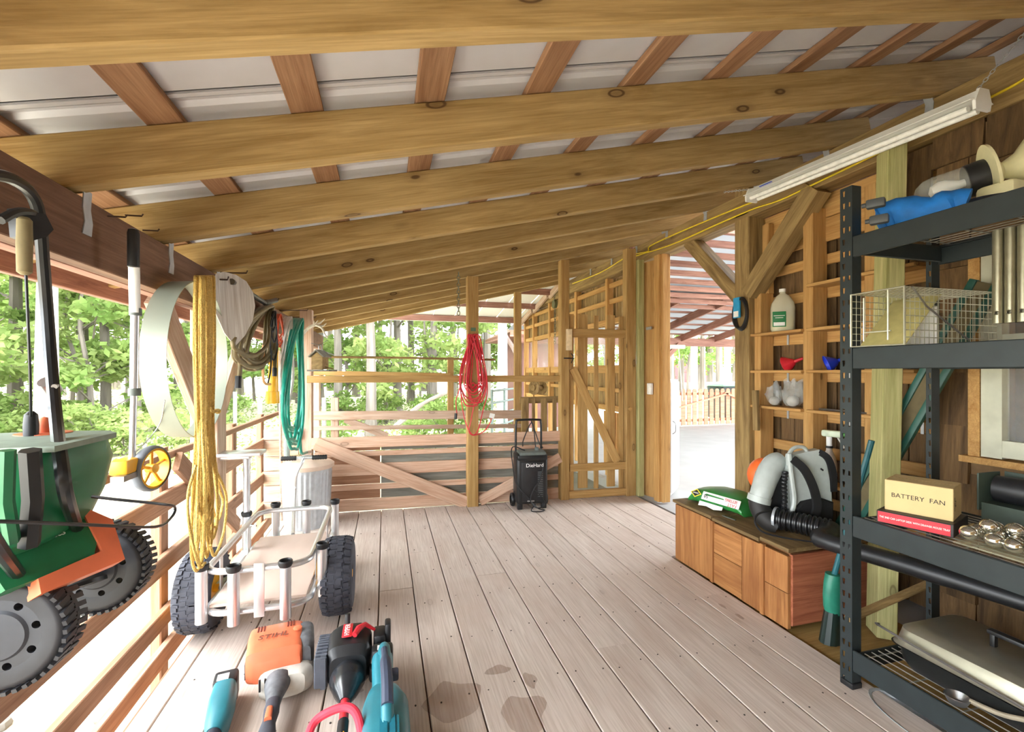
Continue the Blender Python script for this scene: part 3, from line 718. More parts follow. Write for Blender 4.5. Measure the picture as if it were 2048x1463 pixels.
# tube farm gate
fg = thing('farm_gate', dep(1005, 860, 9.2), 'grey tube farm gate standing behind the pen', 'gate')
a0 = dep(984, 790, 9.0); a1 = dep(1030, 760, 10.5)
for t in range(6):
    z = -.25 + .24 * t; obj('bar', MB().cyl((a0.x, a0.y, z), (a1.x, a1.y, z), .022, n=8), plain('gate_green', (120, 136, 132), .5, .4) if t == 0 else MATS['gate_green'], fg)
for a in (a0, a1, (a0 + a1) / 2): obj('upright', MB().cyl((a.x, a.y, -.42), (a.x, a.y, .98), .025, n=8), MATS['gate_green'], fg)
# brown-eaved cabin beyond
cb = thing('cabin', (5.2, 11.6, -.3), 'brown cabin with boxed eave and pale downspout behind the pen', 'building')
e = dep(1012, 674, 12.2)
obj('wall', MB().box((e.x + 1.2, e.y + 1.2, .9), (1.5, 2.4, 2.7)), plain('cabin_siding', (128, 92, 84), .8, 0, .1, 4), cb, angle=None)
obj('soffit', MB().box((e.x + 1.0, e.y + .9, e.z), (2.1, 3.0, .05)), W_RED, cb, angle=None)
obj('roof', MB().prism([(-1.1, 0), (1.1, 0), (1.1, .06), (0, .6), (-1.1, .06)], -1.5, 1.5, T(e.x + 1.05, e.y + .9, e.z + .03) @ R('X', 90)), plain('shingle_brown', (120, 84, 66), .9), cb, angle=None)
obj('downspout', MB().tube(catmull([(e.x - .15, e.y - .5, e.z), (e.x + .2, e.y - .1, e.z - .35), (e.x + .25, e.y - .1, e.z - .7), (e.x + .25, e.y - .1, -.3)], 4), .06, 8), plain('downspout_pink', (190, 168, 164), .5), cb)
# wire fence posts far left behind the hoop
for i, (u, D) in enumerate(((520, 9), (470, 11), (648, 9.5))):
    p = dep(u, CY, D); o = obj('fence_post', MB().cyl((0, 0, -.1), (0, 0, 1.3), .05, .045, 8), W_GREY, None, T(p.x, p.y, gz(p.x, p.y))); tag(o, 'weathered grey fence post in the yard', 'post', 'weathered yard fence posts')

# ---- picket fence, bin and barn beyond the carport
pf = thing('picket_fence', (7.6, 9.85, 0), 'low dog-eared cedar picket fence along the carport', 'fence')
pm = MB().prism([(-.058, -.43), (.058, -.43), (.058, .43), (.03, .465), (-.03, .465), (-.058, .43)], -.009, .009).mesh('picket', None); pm.materials.append(W_PICK)
for k in range(38):
    x = 6.95 + .165 * k
    obj('picket', None, W_PICK, pf, Matrix(((1, 0, 0, x), (0, 0, -1, 9.8), (0, 1, 0, .44), (0, 0, 0, 1))), mesh=pm)
for z in (.12, .78): board('rail', (6.9, 9.84, z), (13.2, 9.84, z), .07, .035, W_PICK, pf, up=(0, 1, 0))
board('brace', (6.95, 9.75, .45), (8.4, 9.75, .78), .05, .02, W_PICK, pf, up=(0, 1, 0)); board('brace', (8.3, 9.75, .80), (9.2, 9.75, .5), .05, .02, W_PICK, pf, up=(0, 1, 0))
p = dep(1455, 768, 13.5); bn = thing('storage_bin', (p.x, p.y, 0), 'dark green lidded bin behind the picket fence', 'bin')
obj('body', MB().rbox((p.x + .3, p.y, .45), (1.5, .7, .95), .05), plain('bin_dark', (50, 66, 62), .6), bn); obj('lid', MB().rbox((p.x + .3, p.y, .97), (1.6, .8, .12), .05), plain('bin_lid', (150, 190, 176), .6), bn)
p = dep(1348, 740, 46); o = thing('barn', (p.x, p.y, 0), 'red barn far behind the carport', 'barn')
obj('wall', MB().box((p.x, p.y, 1.3), (6, 4, 2.4)), plain('barn_red', (178, 60, 62), .8), o, angle=None)
obj('roof', MB().prism([(-3.2, 0), (3.2, 0), (0, 1.4)], -2.2, 2.2, T(p.x, p.y, 2.5) @ R('X', 90)), M_GALV, o, angle=None)
# white cabinet in the doorway
cA, cB = Vector((2.885, 4.20, 0)), Vector((3.22, 4.52, 0)); cd = (cB - cA).normalized(); cW = (cB - cA).length
CM = frame((cA + cB) / 2, cd)                      # local -Y looks out of the door face
cbn = thing('metal_cabinet', (3.1, 4.45, 0), 'white metal storage cabinet inside the doorway', 'cabinet')
obj('body', MB().rbox((.04, .07, .62), (cW - .08, .13, 1.24), .008, CM), M_WHITE, cbn)
dd = obj('door', MB().rbox((.005, .0, .63), (cW - .03, .02, 1.17), .006, CM), M_WHITE, cbn)
obj('handle', MB().tube(catmull([CM @ Vector(p) for p in ((-.14, -.008, .80), (-.14, -.04, .77), (-.14, -.04, .69), (-.14, -.008, .66))], 4), .006), M_STEEL, dd)
# ================================================================== THINGS ON THE LEFT
def wheel_mb(R0, W, seg=40, tread=0, rim=.62):
    """tyre turned about local Z, width W"""
    b = MB(); prof = []
    for k in range(13):
        a = -math.pi / 2 + math.pi * k / 12
        prof.append((R0 - W * .28 + W * .28 * math.cos(a) if abs(a) > .3 else R0, W / 2 * math.sin(a)))
    prof = [(R0 * rim, -W * .42)] + prof + [(R0 * rim, W * .42)]
    rings = [[Vector((r * math.cos(2 * math.pi * k / seg), r * math.sin(2 * math.pi * k / seg), z)) for k in range(seg)] for r, z in prof]
    b.ring_loft(rings, False, True); return b
# ---- broadcast spreader hung by its handle
XS = -.80
def S(u, v, dx=0.0): return onX(u, v, XS + dx)
sp = thing('broadcast_spreader', S(100, 1200), 'green and orange broadcast spreader with black wheels hung from the header beam', 'spreader')
M_DISC = plain('wheel_disc_grey', (54, 56, 62), .5, .1, .12)
def holed_ring(b, M, r0, r1, rc, rh, z, cnt=8, ph=.3):
    """flat ring at height z with cnt round holes cut through it"""
    for k in range(cnt):
        a0 = 2 * math.pi * (k + ph) / cnt; hw = math.pi / cnt; bd = []
        for i in range(7): bd.append((r1, a0 - hw + 2 * hw * i / 6))
        bd.append(((r0 + r1) / 2, a0 + hw))
        for i in range(7): bd.append((r0, a0 + hw - 2 * hw * i / 6))
        bd.append(((r0 + r1) / 2, a0 - hw))
        bp_ = [Vector((r * math.cos(a), r * math.sin(a), z)) for r, a in bd]; c = Vector((rc * math.cos(a0), rc * math.sin(a0), z)); m = len(bp_)
        hp_ = [c + (p - c).normalized() * rh for p in bp_]
        b.add(bp_ + hp_, [(i, (i + 1) % m, m + (i + 1) % m, m + i) for i in range(m)], M)
wc0, wc1 = Vector((XS, 1.265, .755)), Vector((XS, 1.605, .755))
MY = lambda c: Matrix(((1, 0, 0, c.x), (0, 0, -1, c.y), (0, 1, 0, c.z), (0, 0, 0, 1)))       # local Z -> -Y
for w_i, c in enumerate((wc0, wc1)):
    tw = obj('wheel', wheel_mb(.124, .07), plain('spreader_tyre', (40, 41, 46), .55, 0, .2, 25) if w_i == 0 else MATS['spreader_tyre'], sp, MY(c))
    lug = MB()
    for k in range(40):
        a = 2 * math.pi * k / 40
        m = MY(c) @ R('Z', math.degrees(a)) @ T(.1225, 0, 0)
        for s_ in (-1, 1): lug.box((0, .003 * s_, .019 * s_), (.008, .011, .036), m @ R('X', 12 * s_))
    obj('tread', lug, MATS['spreader_tyre'], tw)
    dk = MB(); n = 40; holes = 8
    dk.lathe([(.086, .026), (.083, .029)], MY(c), 40, False); dk.lathe([(.055, .029), (.05, .034), (.0005, .036)], MY(c), 40, False)
    dk.lathe([(.086, -.02), (.083, -.02)], MY(c), 40, False); dk.lathe([(.055, -.02), (.0005, -.02)], MY(c), 40, False)
    for zz in (.029, -.02): holed_ring(dk, MY(c), .055, .083, .069, .0085, zz)
    obj('wheel_disc', dk, M_DISC, tw)
    for k in range(8):
        a = 2 * math.pi * (k + .3) / 8; q = MY(c) @ Vector((.069 * math.cos(a), .069 * math.sin(a), .029)); q2 = MY(c) @ Vector((.069 * math.cos(a), .069 * math.sin(a), -.02))
        obj('vent_hole', MB().cyl(q, q2, .0086, n=16, cap=False), M_DISC, tw)
obj('axle', MB().cyl(wc0, wc1, .009, n=8), M_STEEL, sp)
hp = MB()
def hring(v, y0, y1, dx, e=.35):
    out = []; n = 24
    a, b = S(y0, v), S(y1, v); cy, ry = (a.y + b.y) / 2, (b.y - a.y) / 2; z = (a.z + b.z) / 2
    for k in range(n):
        t = 2 * math.pi * k / n; cs, sn = math.cos(t), math.sin(t)
        out.append(Vector((XS + dx * abs(sn) ** .6 * (1 if sn > 0 else -1), cy + ry * abs(cs) ** .6 * (1 if cs > 0 else -1), z)))
    return out
hp.ring_loft([hring(1085, -60, 95, .07), hring(1060, -85, 118, .10), hring(1000, -95, 128, .125), hring(930, -95, 138, .135), hring(893, -95, 130, .13), hring(885, -92, 125, .125)])
hop = obj('hopper', hp, M_GREEN, sp)
a = S(60, 900, .137); b_ = S(58, 1090, .11)
obj('hopper_strap', MB().tube([a, (a + b_) / 2 + Vector((.006, 0, 0)), b_], .017, 6), M_BLACK, hop)
obj('hopper_rib', MB().tube([S(15, 900, .135), S(12, 1000, .128), S(25, 1080, .1)], .012, 6), M_GREEN, hop)
tp = MB(); o_ = S(40, 880)
poly = [(-.17, -.16), (.05, -.16), (.10, -.12), (.125, .0), (.11, .12), (.06, .15), (-.17, .16)]
tp.prism([(y, x) for x, y in [(b, a) for a, b in poly]], -.006, .006, T(o_) @ R('Z', 90) @ R('X', 0))
obj('tray', tp, plain('tray_grey_green', (128, 142, 128), .6), sp)
kb = S(62, 850); obj('lever_knob', MB().lathe([(.013, -.045), (.014, 0), (.012, .025), (.005, .033)], T(kb), 12), M_BLACK, sp)
kd = S(88, 868); obj('dial', MB().lathe([(.052, -.003), (.052, .004), (.03, .006)], T(kd), 20).ell((0, 0, .008), (.02, .016, .035), T(kd)), M_ORNG, sp)
# chute panel with the maker's mark, orange edge, impeller
pc = dep(95, 1100, 1.02); pn = Vector((.75, -.48, .48)).normalized()
pm_ = facing(pc, pn, (0, .35, .9)) @ R('Z', 22)
pan = obj('chute', MB().prism([(-.085, -.05), (.07, -.055), (.09, -.02), (.09, .05), (-.06, .06), (-.095, .02)], -.06, .0, pm_), M_GREEN, sp)
obj('gate_plate', MB().prism([(-.04, -.085), (.125, -.085), (.135, .02), (.10, .06), (.085, .05), (.09, -.045), (-.035, -.052)], -.045, .006, pm_), M_ORNG, sp)
txt('lettering', 'Scotts', .024, M_WHITE, pm_ @ T(.012, .03, .0008), pan)
obj('logo_ring', MB().tube([pm_ @ Vector((-.037 + .016 * math.cos(t * .3927), .03 + .011 * math.sin(t * .3927), .001)) for t in range(16)], .0012, 5, True), M_WHITE, pan)
ic = dep(140, 1172, 1.22); obj('impeller', MB().lathe([(.075, -.01), (.075, .0), (.05, .03), (.02, .06), (.012, .075)], facing(ic, (-.25, .25, .9))), M_BLACK, sp)
# handle
hd = MB()
hd.tube(catmull([S(-75, 352, .03), S(-30, 347, .03), S(20, 356, .03), S(60, 385, .025), S(78, 430, .02), S(86, 520, .01), S(94, 620), S(103, 740, .02), S(113, 850, .08), S(123, 930, .165), S(135, 1000, .165), S(162, 1075, .06), S(190, 1125, .02)], 5), .0125, 10)
hd.tube(catmull([S(-75, 352, .03), S(-110, 390, .03), S(-118, 520, .03), S(-110, 740, .05), S(-70, 930, .14), S(-25, 1060, .14), S(30, 1140, .06), S(48, 1165, .03)], 5), .0125, 10)
han = obj('handle', hd, M_BLKM, sp)
lv = MB(); lv.tube(catmull([S(0, 440, .05), S(30, 425, .05), S(60, 425, .045), S(82, 440, .03)], 4), .009, 8)
pb = facing(S(62, 450, .04), (.9, -.45, 0)); lv.prism([(-.035, .025), (.02, .03), (.035, .0), (.022, -.02), (-.01, -.04), (-.03, -.035)], -.012, .012, pb)
obj('control_lever', lv, M_BLACK, han)
obj('foam_grip', MB().lathe([(.006, -.062), (.0125, -.056), (.0135, .0), (.0125, .056), (.008, .062)], T(S(49, 492, .05)), 14), plain('foam_tan', (128, 116, 84), .85), han)
obj('control_cable', MB().tube([S(51, 527, .05), S(55, 620, .05), S(60, 740, .04), S(62, 845)], .0028, 6), M_BLACK, sp)
cl = MB(); q = S(100, 772, .01)
cl.cyl(q + Vector((0, -.012, .012)), q + Vector((0, .012, -.012)), .018, n=12); cl.tube([q, q + Vector((.03, -.03, .002)), q + Vector((.034, -.045, .0))], .006); obj('clamp', cl, M_STEEL, han)
obj('kick_wire', MB().tube(catmull([S(-120, 1045, .13), S(0, 1042, .13), S(180, 1049, .16), S(310, 1053, .2), S(342, 1035, .2), S(350, 1015, .2), S(330, 1008, .2), S(230, 998, .14), S(140, 987, .1), S(60, 985, .06)], 4), .004, 6), M_BLKM, sp)

# ---- measuring wheel hung on a nail
XM = -.80
def Q(u, v, dx=0.0): return onX(u, v, XM + dx)
mw = thing('measuring_wheel', Q(268, 960), 'folding measuring wheel with yellow spoked wheel hung by its black grip', 'measuring wheel')
obj('grip', MB().lathe([(.009, -.065), (.0165, -.06), (.017, .05), (.014, .062), (.006, .066)], T(Q(267, 497)), 14), M_BLACK, mw)
obj('tube', MB().cyl(Q(268, 528), Q(270, 625), .0155, n=12), M_WHITE, mw); obj('tube', MB().cyl(Q(270, 620), Q(268, 785), .0125, n=12), M_ALU, mw); obj('tube', MB().cyl(Q(268, 780), Q(264, 938), .0095, n=12), M_ALU, mw)
for u, v in ((271, 625), (269, 785)): obj('collar', MB().cyl(Q(u, v - 9), Q(u, v + 6), .0175, n=12), plain('collar_grey', (92, 98, 92), .5) if v == 625 else MATS['collar_grey'], mw)
obj('counter_box', MB().rbox((0, 0, 0), (.05, .07, .045), .006, T(Q(248, 932))), M_YEL, mw)
obj('bracket', MB().box((0, 0, 0), (.035, .1, .018), T(Q(252, 952, .01))).box((0, 0, .02), (.02, .03, .05), T(Q(264, 945, .01))), M_STEEL, mw)
wc = Q(303, 936, .035); wn = Vector((.968, -.25, 0)); mwm = facing(wc, wn)
wh = obj('wheel', wheel_mb(.077, .034, 36, rim=.9), plain('grey_tyre', (120, 124, 130), .6), mw, mwm)
sk = MB().lathe([(.069, .012), (.06, .016), (.06, -.016), (.069, -.012)], mwm, 32, False)
for k in range(5):
    a = math.radians(72 * k + 90); sk.tube([mwm @ Vector((0, 0, 0)), mwm @ Vector((.064 * math.cos(a), .064 * math.sin(a), 0))], .0055, 6)
sk.lathe([(.016, -.012), (.016, .014), (.006, .018)], mwm, 16)
obj('spokes', sk, M_YEL, wh)

# ---- thin sheet-metal hoop
hcn = Vector((-.825, 2.31, 1.375)); hoop = MB(); rings = []
for k in range(64):
    a = 2 * math.pi * k / 64; rr_ = .335
    cy, cz = math.cos(a), math.sin(a)
    rings.append([hcn + Vector((dx, cy * r2, cz * r2)) for dx, r2 in ((-.045, rr_), (.045, rr_ + .006), (.045, rr_ + .003), (-.045, rr_ - .003))])
o = obj('metal_hoop', hoop.ring_loft(rings, False, True), plain('dull_galvanised', (150, 157, 144), .5, .35, .06, 6)); tag(o, 'wide galvanised sheet metal hoop hung on the post', 'hoop')
o2 = obj('wire', MB().tube(catmull([onX(330, 800, -.79), onX(318, 850, -.85), onX(270, 905, -.9), onX(200, 960, -.95), onX(168, 1000, -.95), onX(160, 985, -.95)], 5), .0018, 5), M_STEEL, o)

# ---- yellow rope hung in long loops
rp_ = random.Random(17); rope = MB()
XR0 = -.77
def rp(u, v, dx=0.0): return onX(u, v, XR0 + dx)
for k in range(11):
    t = k / 10; ut = 390 + 36 * t; ub0 = 382 + 40 * t + rp_.uniform(-8, 8); ub1 = ub0 + rp_.uniform(8, 24); vb = 1060 + rp_.uniform(-20, 85)
    d0 = -.02 + .045 * rp_.random(); d1 = d0 + .02
    pts = [rp(ut, 564, d0), rp(ut - 2, 700, d0), rp(392 + 30 * t, 850, d0), rp((ub0 + 392 + 30 * t) / 2 - 2, 970, d0), rp(ub0, vb - 40, d0 + .01), rp((ub0 + ub1) / 2, vb, d0 + .015), rp(ub1, vb - 40, d1),
           rp((ub1 + 396 + 30 * t) / 2 + 3, 970, d1), rp(396 + 30 * t, 850, d1), rp(ut + 3, 700, d1 + .01), rp(ut + 2, 566, d1), rp(ut + 1, 560, (d0 + d1) / 2)]
    rope.tube(catmull(pts, 5, True), .0062, 6, True)
for uu in (374, 446): pass
rope.tube(catmull([rp(420, 880, .03), rp(428, 930, .04), rp(452, 990, .04), rp(448, 1060, .05), rp(430, 1110, .05), rp(420, 1090, .05)], 6), .0062, 6)
rope.tube(catmull([rp(392, 930, .03), rp(376, 990, .03), rp(380, 1060, .03), rp(398, 1130, .05), rp(410, 1125, .05)], 6), .0062, 6)
q = rp(425, 822, .05); rope.tube(catmull([rp(416, 806, .03), q, rp(434, 820, .05)], 4), .008, 6); rope.ell(rp(436, 822, .05), (.012, .012, .012))
M_ROPE = plain('yellow_rope', (206, 172, 92), .8, 0, .16, 140, bump=.8)
o = obj('rope', rope, M_ROPE, angle=60); tag(o, 'long hank of yellow rope looped over a nail on the post', 'rope')

# ---- pale pointed shovel blade
sb = MB(); c0 = onX(470, 612, -.74)
fm = facing(c0, Vector((.85, -.52, .12)), (.25, .3, .9)) @ R('Z', 22)
prof = [(0, -.17), (.05, -.12), (.09, -.05), (.105, .02), (.10, .08), (.075, .125), (.03, .145), (-.03, .145), (-.075, .125), (-.10, .08), (-.105, .02), (-.09, -.05), (-.05, -.12)]
vv = []; ff = []; n = len(prof); NR = 5
for t in (0, .003):
    for q in range(NR):
        k = 1 - q / NR
        for x, y in prof: vv.append((x * k * 1.2, y * k * 1.2 - .01 * (1 - k), t + .22 * (x * k) ** 2 * 8 - .02))
    vv.append((0, -.01, t - .02))
N1 = NR * n + 1
for t in range(2):
    for q in range(NR - 1):
        for k in range(n):
            a4 = (q * n + k, q * n + (k + 1) % n, (q + 1) * n + (k + 1) % n, (q + 1) * n + k); ff.append(tuple(t * N1 + i for i in (a4 if t else a4[::-1])))
    for k in range(n): ff.append((t * N1 + (NR - 1) * n + k, t * N1 + (NR - 1) * n + (k + 1) % n, t * N1 + NR * n))
for k in range(n): ff.append((k, (k + 1) % n, N1 + (k + 1) % n, N1 + k))
sh = thing('shovel', c0, 'whitened pointed shovel blade hung under the rafters beside the rope', 'shovel')
obj('blade', sb.add(vv, ff, R('Z', -90)), wood('whitewashed_blade', (214, 210, 202), (184, 172, 160), knots=0, rnd=.01, stain=(160, 112, 84), grain=1.0), sh, fm @ R('Z', 90))
obj('socket', MB().cyl(onX(530, 606, -.80), onX(552, 600, -.78), .018, n=12).cyl(fm @ Vector((0, .13, -.01)), onX(530, 606, -.80), .016, n=10), plain('dull_steel', (104, 102, 96), .5, .6), sh)

# ---- coils hanging along the header beam
def hank(name, loops, r, X, top, bot, mat, label, cat, seed, ends=(), n=10, spread=.05, ns=7, group=None):
    """loops hung from a hook: top (u0,u1,v), bot (u0,u1,v0,v1)"""
    rd = random.Random(seed); b = MB()
    for k in range(loops):
        t = (k + .5) / loops; ut = top[0] + (top[1] - top[0]) * t
        w = (bot[1] - bot[0]); ul = bot[0] + w * rd.uniform(0, .35); ur = bot[1] - w * rd.uniform(0, .35); vb = rd.uniform(bot[2], bot[3]); d = X + spread * (t - .5) * 2
        vm = (top[2] + vb) / 2; e = rd.uniform(-.004, .004)
        pts = [onX(ut, top[2], d), onX(ul * .6 + ut * .4, top[2] + (vb - top[2]) * .28, d), onX(ul, vm + (vb - vm) * .45, d), onX(ul * .75 + ur * .25, vb - 6, d + e), onX((ul + ur) / 2, vb, d + .006), onX(ur * .75 + ul * .25, vb - 6, d + .01), onX(ur, vm + (vb - vm) * .45, d + .012), onX(ur * .6 + ut * .4, top[2] + (vb - top[2]) * .28, d + .01)]
        b.tube(catmull(pts, 4, True), r, ns, True)
    for e in ends: b.tube(catmull([onX(*p) for p in e], 5), r, ns)
    o = obj(name, b, mat, angle=60); tag(o, label, cat, group); return o
M_OLIVE = plain('olive_hose', (112, 98, 66), .5, 0, .2, 20)
o = hank('garden_hose', 13, .0125, -.80, (528, 545, 612), (464, 556, 700, 742), M_OLIVE, 'thick olive-brown hose coiled and hung from the header beam', 'hose', 4,
         ends=([(478, 700, -.78), (480, 735, -.78), (477, 765, -.78)], [(548, 640, -.74), (551, 690, -.73), (549, 735, -.73)]), spread=.06)
obj('coupling', MB().cyl(onX(477, 752, -.78), onX(476, 776, -.78), .017, n=10).cyl(onX(549, 735, -.73), onX(549, 752, -.73), .015, n=10), M_BLACK, o)
hank('extension_cord', 7, .005, -.79, (553, 562, 628), (548, 574, 665, 700), plain('orange_cord', (214, 84, 48), .5), 'short bunch of orange extension cord beside the olive hose', 'cord', 6, spread=.03)
hank('black_cord', 4, .005, -.72, (545, 552, 622), (540, 556, 655, 720), M_BLACK, 'thin black cord hung in front of the yellow pump', 'cord', 8, ends=([(543, 700, -.72), (541, 740, -.72), (536, 765, -.72)],), spread=.01)
hank('white_cord', 7, .0072, -.73, (570, 584, 634), (560, 588, 770, 826), plain('white_cord', (214, 208, 202), .5), 'grey-white cord hung in long loops beside the green hose', 'cord', 9, spread=.04, ends=([(574, 800, -.72), (576, 850, -.72), (574, 878, -.72)],))
o = hank('green_hose', 7, .0115, -.665, (587, 606, 638), (564, 614, 850, 905), plain('teal_hose', (20, 142, 122), .35, 0, .15, 30), 'teal green garden hose hung in long loops at the corner post', 'hose', 12, spread=.05, ends=([(600, 880, -.65), (603, 905, -.65), (614, 904, -.65)],))
obj('coupling', MB().cyl(onX(613, 904, -.65), onX(622, 903, -.65), .014, n=10), M_STEEL, o)
# yellow hand pump
p0, p1 = onX(548, 690, -.77), onX(545, 806, -.77)
yp = thing('hand_pump', p1, 'yellow plastic hand pump hung among the cords', 'pump')
obj('barrel', MB().cyl(p0, p1, .03, .034, 14).cyl(onX(545, 782, -.77), p1, .044, .046, 14), M_YEL, yp)
obj('handle_rod', MB().tube(catmull([onX(527, 690, -.77), onX(526, 750, -.77), onX(530, 766, -.77), onX(540, 768, -.77)], 4), .009, 8), plain('peach_rod', (226, 170, 116), .5), yp)
# long pale pole standing by the can
o = obj('pole', MB().tube([onX(558, 700, -.86), onX(561, 830, -.86), onX(563, 1040, -.86)], .011, 8), W_POST); tag(o, 'long pale wooden pole standing in the corner beside the trash can', 'pole')
# small dark shank end with grey sleeve
o = obj('tool_handle', MB().cyl(onX(573, 880, -.80), onX(574, 912, -.80), .02, .024, 10).cyl(onX(572, 690, -.80), onX(573, 880, -.80), .008, n=8), plain('grey_sleeve', (150, 160, 158), .5)); tag(o, 'slim grey tool handle hanging between white cord and green hose', 'tool')
# antlers
an = MB(); A0 = onF(612, 672, -.13)
def ap(u, v, d=-.13): return onF(u, v, d)
an.tube(catmull([ap(600, 676), ap(612, 660), ap(628, 650, -.16), ap(643, 655, -.2), ap(650, 668, -.22), ap(655, 675, -.22)], 5), [.016 - .0004 * k for k in range(26)], 8)
for a_, b_ in (((618, 656), (636, 640)), ((630, 650), (650, 637)), ((626, 652), (628, 641)), ((640, 652), (653, 646)), ((606, 668), (598, 655))): an.tube([ap(*a_, -.16), ap((a_[0] + b_[0]) / 2 + 1, (a_[1] + b_[1]) / 2 + 2, -.18), ap(*b_, -.2)], [.012, .008, .002], 6)
o = obj('antler', an, plain('antler_bone', (214, 208, 194), .7, 0, .15)); tag(o, 'pale forked antler fixed on top of the corner post', 'antler')
# hanging wooden bird feeder
bc = onF(640, 718, -.22); bf = thing('bird_feeder', bc, 'small wooden house-shaped bird feeder hung at the corner post', 'bird feeder')
fr = T(bc) @ R('Z', -20)
obj('base', MB().box((.02, 0, -.1), (.2, .15, .015), fr), W_GREY, bf)
obj('body', MB().prism([(-.05, -.09), (.05, -.09), (.05, .02), (0, .06), (-.05, .02)], -.055, .055, fr @ R('X', 90)), W_TREAT, bf)
for s_ in (-1, 1): obj('roof_panel', MB().box((0, 0, 0), (.095, .15, .01), fr @ T(.033 * s_, 0, .05) @ R('Y', 40 * s_)), W_GREY, bf)
obj('hanger', MB().tube(catmull([bc + Vector((-.01, 0, .07)), bc + Vector((-.012, 0, .11)), bc + Vector((.0, 0, .13)), bc + Vector((.012, 0, .11)), bc + Vector((.015, 0, .075))], 4), .004, 6), M_STEEL, bf)
obj('perch', MB().cyl(fr @ Vector((.05, 0, -.07)), fr @ Vector((.12, 0, -.085)), .006, n=6), W_TREAT, bf)
obj('hook_wire', MB().tube([onF(622, 686, -.22), bc + Vector((0, 0, .125)), onF(655, 680, -.22)], .003, 5), M_STEEL, bf)
# thin stick across the opening
o = obj('stick', MB().tube([onF(600, 713, .08), onF(800, 715, .08), onF(990, 719, .08)], .011, 6), W_TREAT); tag(o, 'thin round stick laid across the far opening', 'stick')
# ================================================================== THINGS IN THE MIDDLE
# ---- galvanised trash can
tc = thing('trash_can', (-.655, 4.30, 0), 'ribbed galvanised trash can with a domed lid in the far corner', 'trash can')
b = MB(); n = 120; rings = []
for z, r0, am in ((0, .178, 0), (.02, .18, 0), (.035, .181, .005), (.46, .198, .005), (.475, .2, 0), (.515, .203, 0)):
    rings.append([Vector((-.655 + (r0 + am * math.cos(30 * 2 * math.pi * k / n)) * math.cos(2 * math.pi * k / n), 4.30 + (r0 + am * math.cos(30 * 2 * math.pi * k / n)) * math.sin(2 * math.pi * k / n), z)) for k in range(n)])
obj('body', b.ring_loft(rings), M_GALV, tc, angle=60)
ld = obj('lid', MB().lathe([(.214, .495), (.218, .5), (.22, .53), (.2, .545), (.12, .565), (.002, .572)], T(-.655, 4.30, 0), 48), plain('lid_beige_reflection', (206, 184, 166), .6, .2, .12, 8), tc)  # metal lid: beige of an overexposed reflection put into its base colour
obj('lid_handle', MB().tube(catmull([(-.70, 4.3, .565), (-.69, 4.3, .595), (-.62, 4.3, .595), (-.61, 4.3, .565)], 4), .006, 6), M_STEEL, ld)
# ---- aluminium fishing cart
ct = thing('beach_cart', (-.58, 2.7, 0), 'aluminium fishing cart with balloon tyres, rod holder tubes and a plywood deck', 'cart')
X0, X1, Y0, Y1 = -.80, -.355, 2.38, 3.34
def rrect(x0, x1, y0, y1, z, r=.09, m=6):
    P_ = []
    for cx_, cy_, a0 in ((x1 - r, y1 - r, 0), (x0 + r, y1 - r, 90), (x0 + r, y0 + r, 180), (x1 - r, y0 + r, 270)):
        for k in range(m + 1):
            a = math.radians(a0 + 90 * k / m); P_.append((cx_ + r * math.cos(a), cy_ + r * math.sin(a), z))
    return P_
obj('top_rail', MB().tube(rrect(X0, X1, Y0, Y1, .405), .0155, 10, True), M_ALU, ct)
obj('bottom_rail', MB().tube(rrect(X0, X1, Y0, Y1, .215), .0155, 10, True), M_ALU, ct)
obj('deck', MB().rbox(((X0 + X1) / 2, (Y0 + Y1) / 2, .238), (X1 - X0 - .03, Y1 - Y0 - .05, .014), .004), plain('plywood_deck', (206, 184, 170), .7, 0, .1, 5, stretch=(1, .2, 1)), ct)
for (x, y) in ((-.665, Y0 - .04), (-.45, Y0 - .04), (X1 + .042, 2.53), (X0 - .012, 2.395), (-.71, Y1 + .042), (-.52, Y1 + .042), (X1 + .02, Y1 + .02), (X0 - .042, 3.22)):
    th = obj('rod_holder', MB().lathe([(.025, .175), (.025, .425), (.021, .425), (.021, .30)], T(x, y, 0), 18), M_ALU, ct)
    obj('rod_holder_cap', MB().lathe([(.026, .415), (.031, .425), (.032, .44), (.028, .445), (.022, .44), (.02, .42)], T(x, y, 0), 18, False), M_BLACK, th)
for x in (-.565,): obj('flat_bar', MB().rbox((x, Y0 - .022, .31), (.045, .006, .25), .002), M_ALU, ct)
for x in (X0, X1):
    for y in (2.62, 3.1): obj('side_bar', MB().rbox((x, y, .31), (.006, .04, .2), .002), M_ALU, ct)
for wx in (-.905, -.252):
    WMx = Matrix(((0, 0, 1, wx), (1, 0, 0, 2.69), (0, 1, 0, .205), (0, 0, 0, 1)))
    w = obj('wheel', wheel_mb(.2, .165, 44, rim=.5), M_RUBBER, ct, WMx)
    lug = MB()
    for k in range(30):
        for row, zz in enumerate((-.054, -.018, .018, .054)):
            a = 12 * (k + .5 * (row % 2)); rr0 = .1975 if abs(zz) < .03 else .193
            m = WMx @ R('Z', a) @ T(rr0, 0, zz) @ R('Y', -18 * (zz / .054) if abs(zz) > .03 else 0)
            lug.box((0, .0, 0), (.009, .026, .027), m).box((0, .013 * (1 if row % 2 else -1), .006), (.009, .012, .03), m)
    obj('tread', lug, M_RUBBER, w)
    obj('hub', MB().lathe([(.1, -.05), (.1, .05)], WMx, 28).lathe([(.02, -.075), (.02, .075)], WMx, 12), M_YEL, w)
obj('axle', MB().cyl((-.9, 2.69, .205), (-.26, 2.69, .205), .012, n=10), M_STEEL, ct)
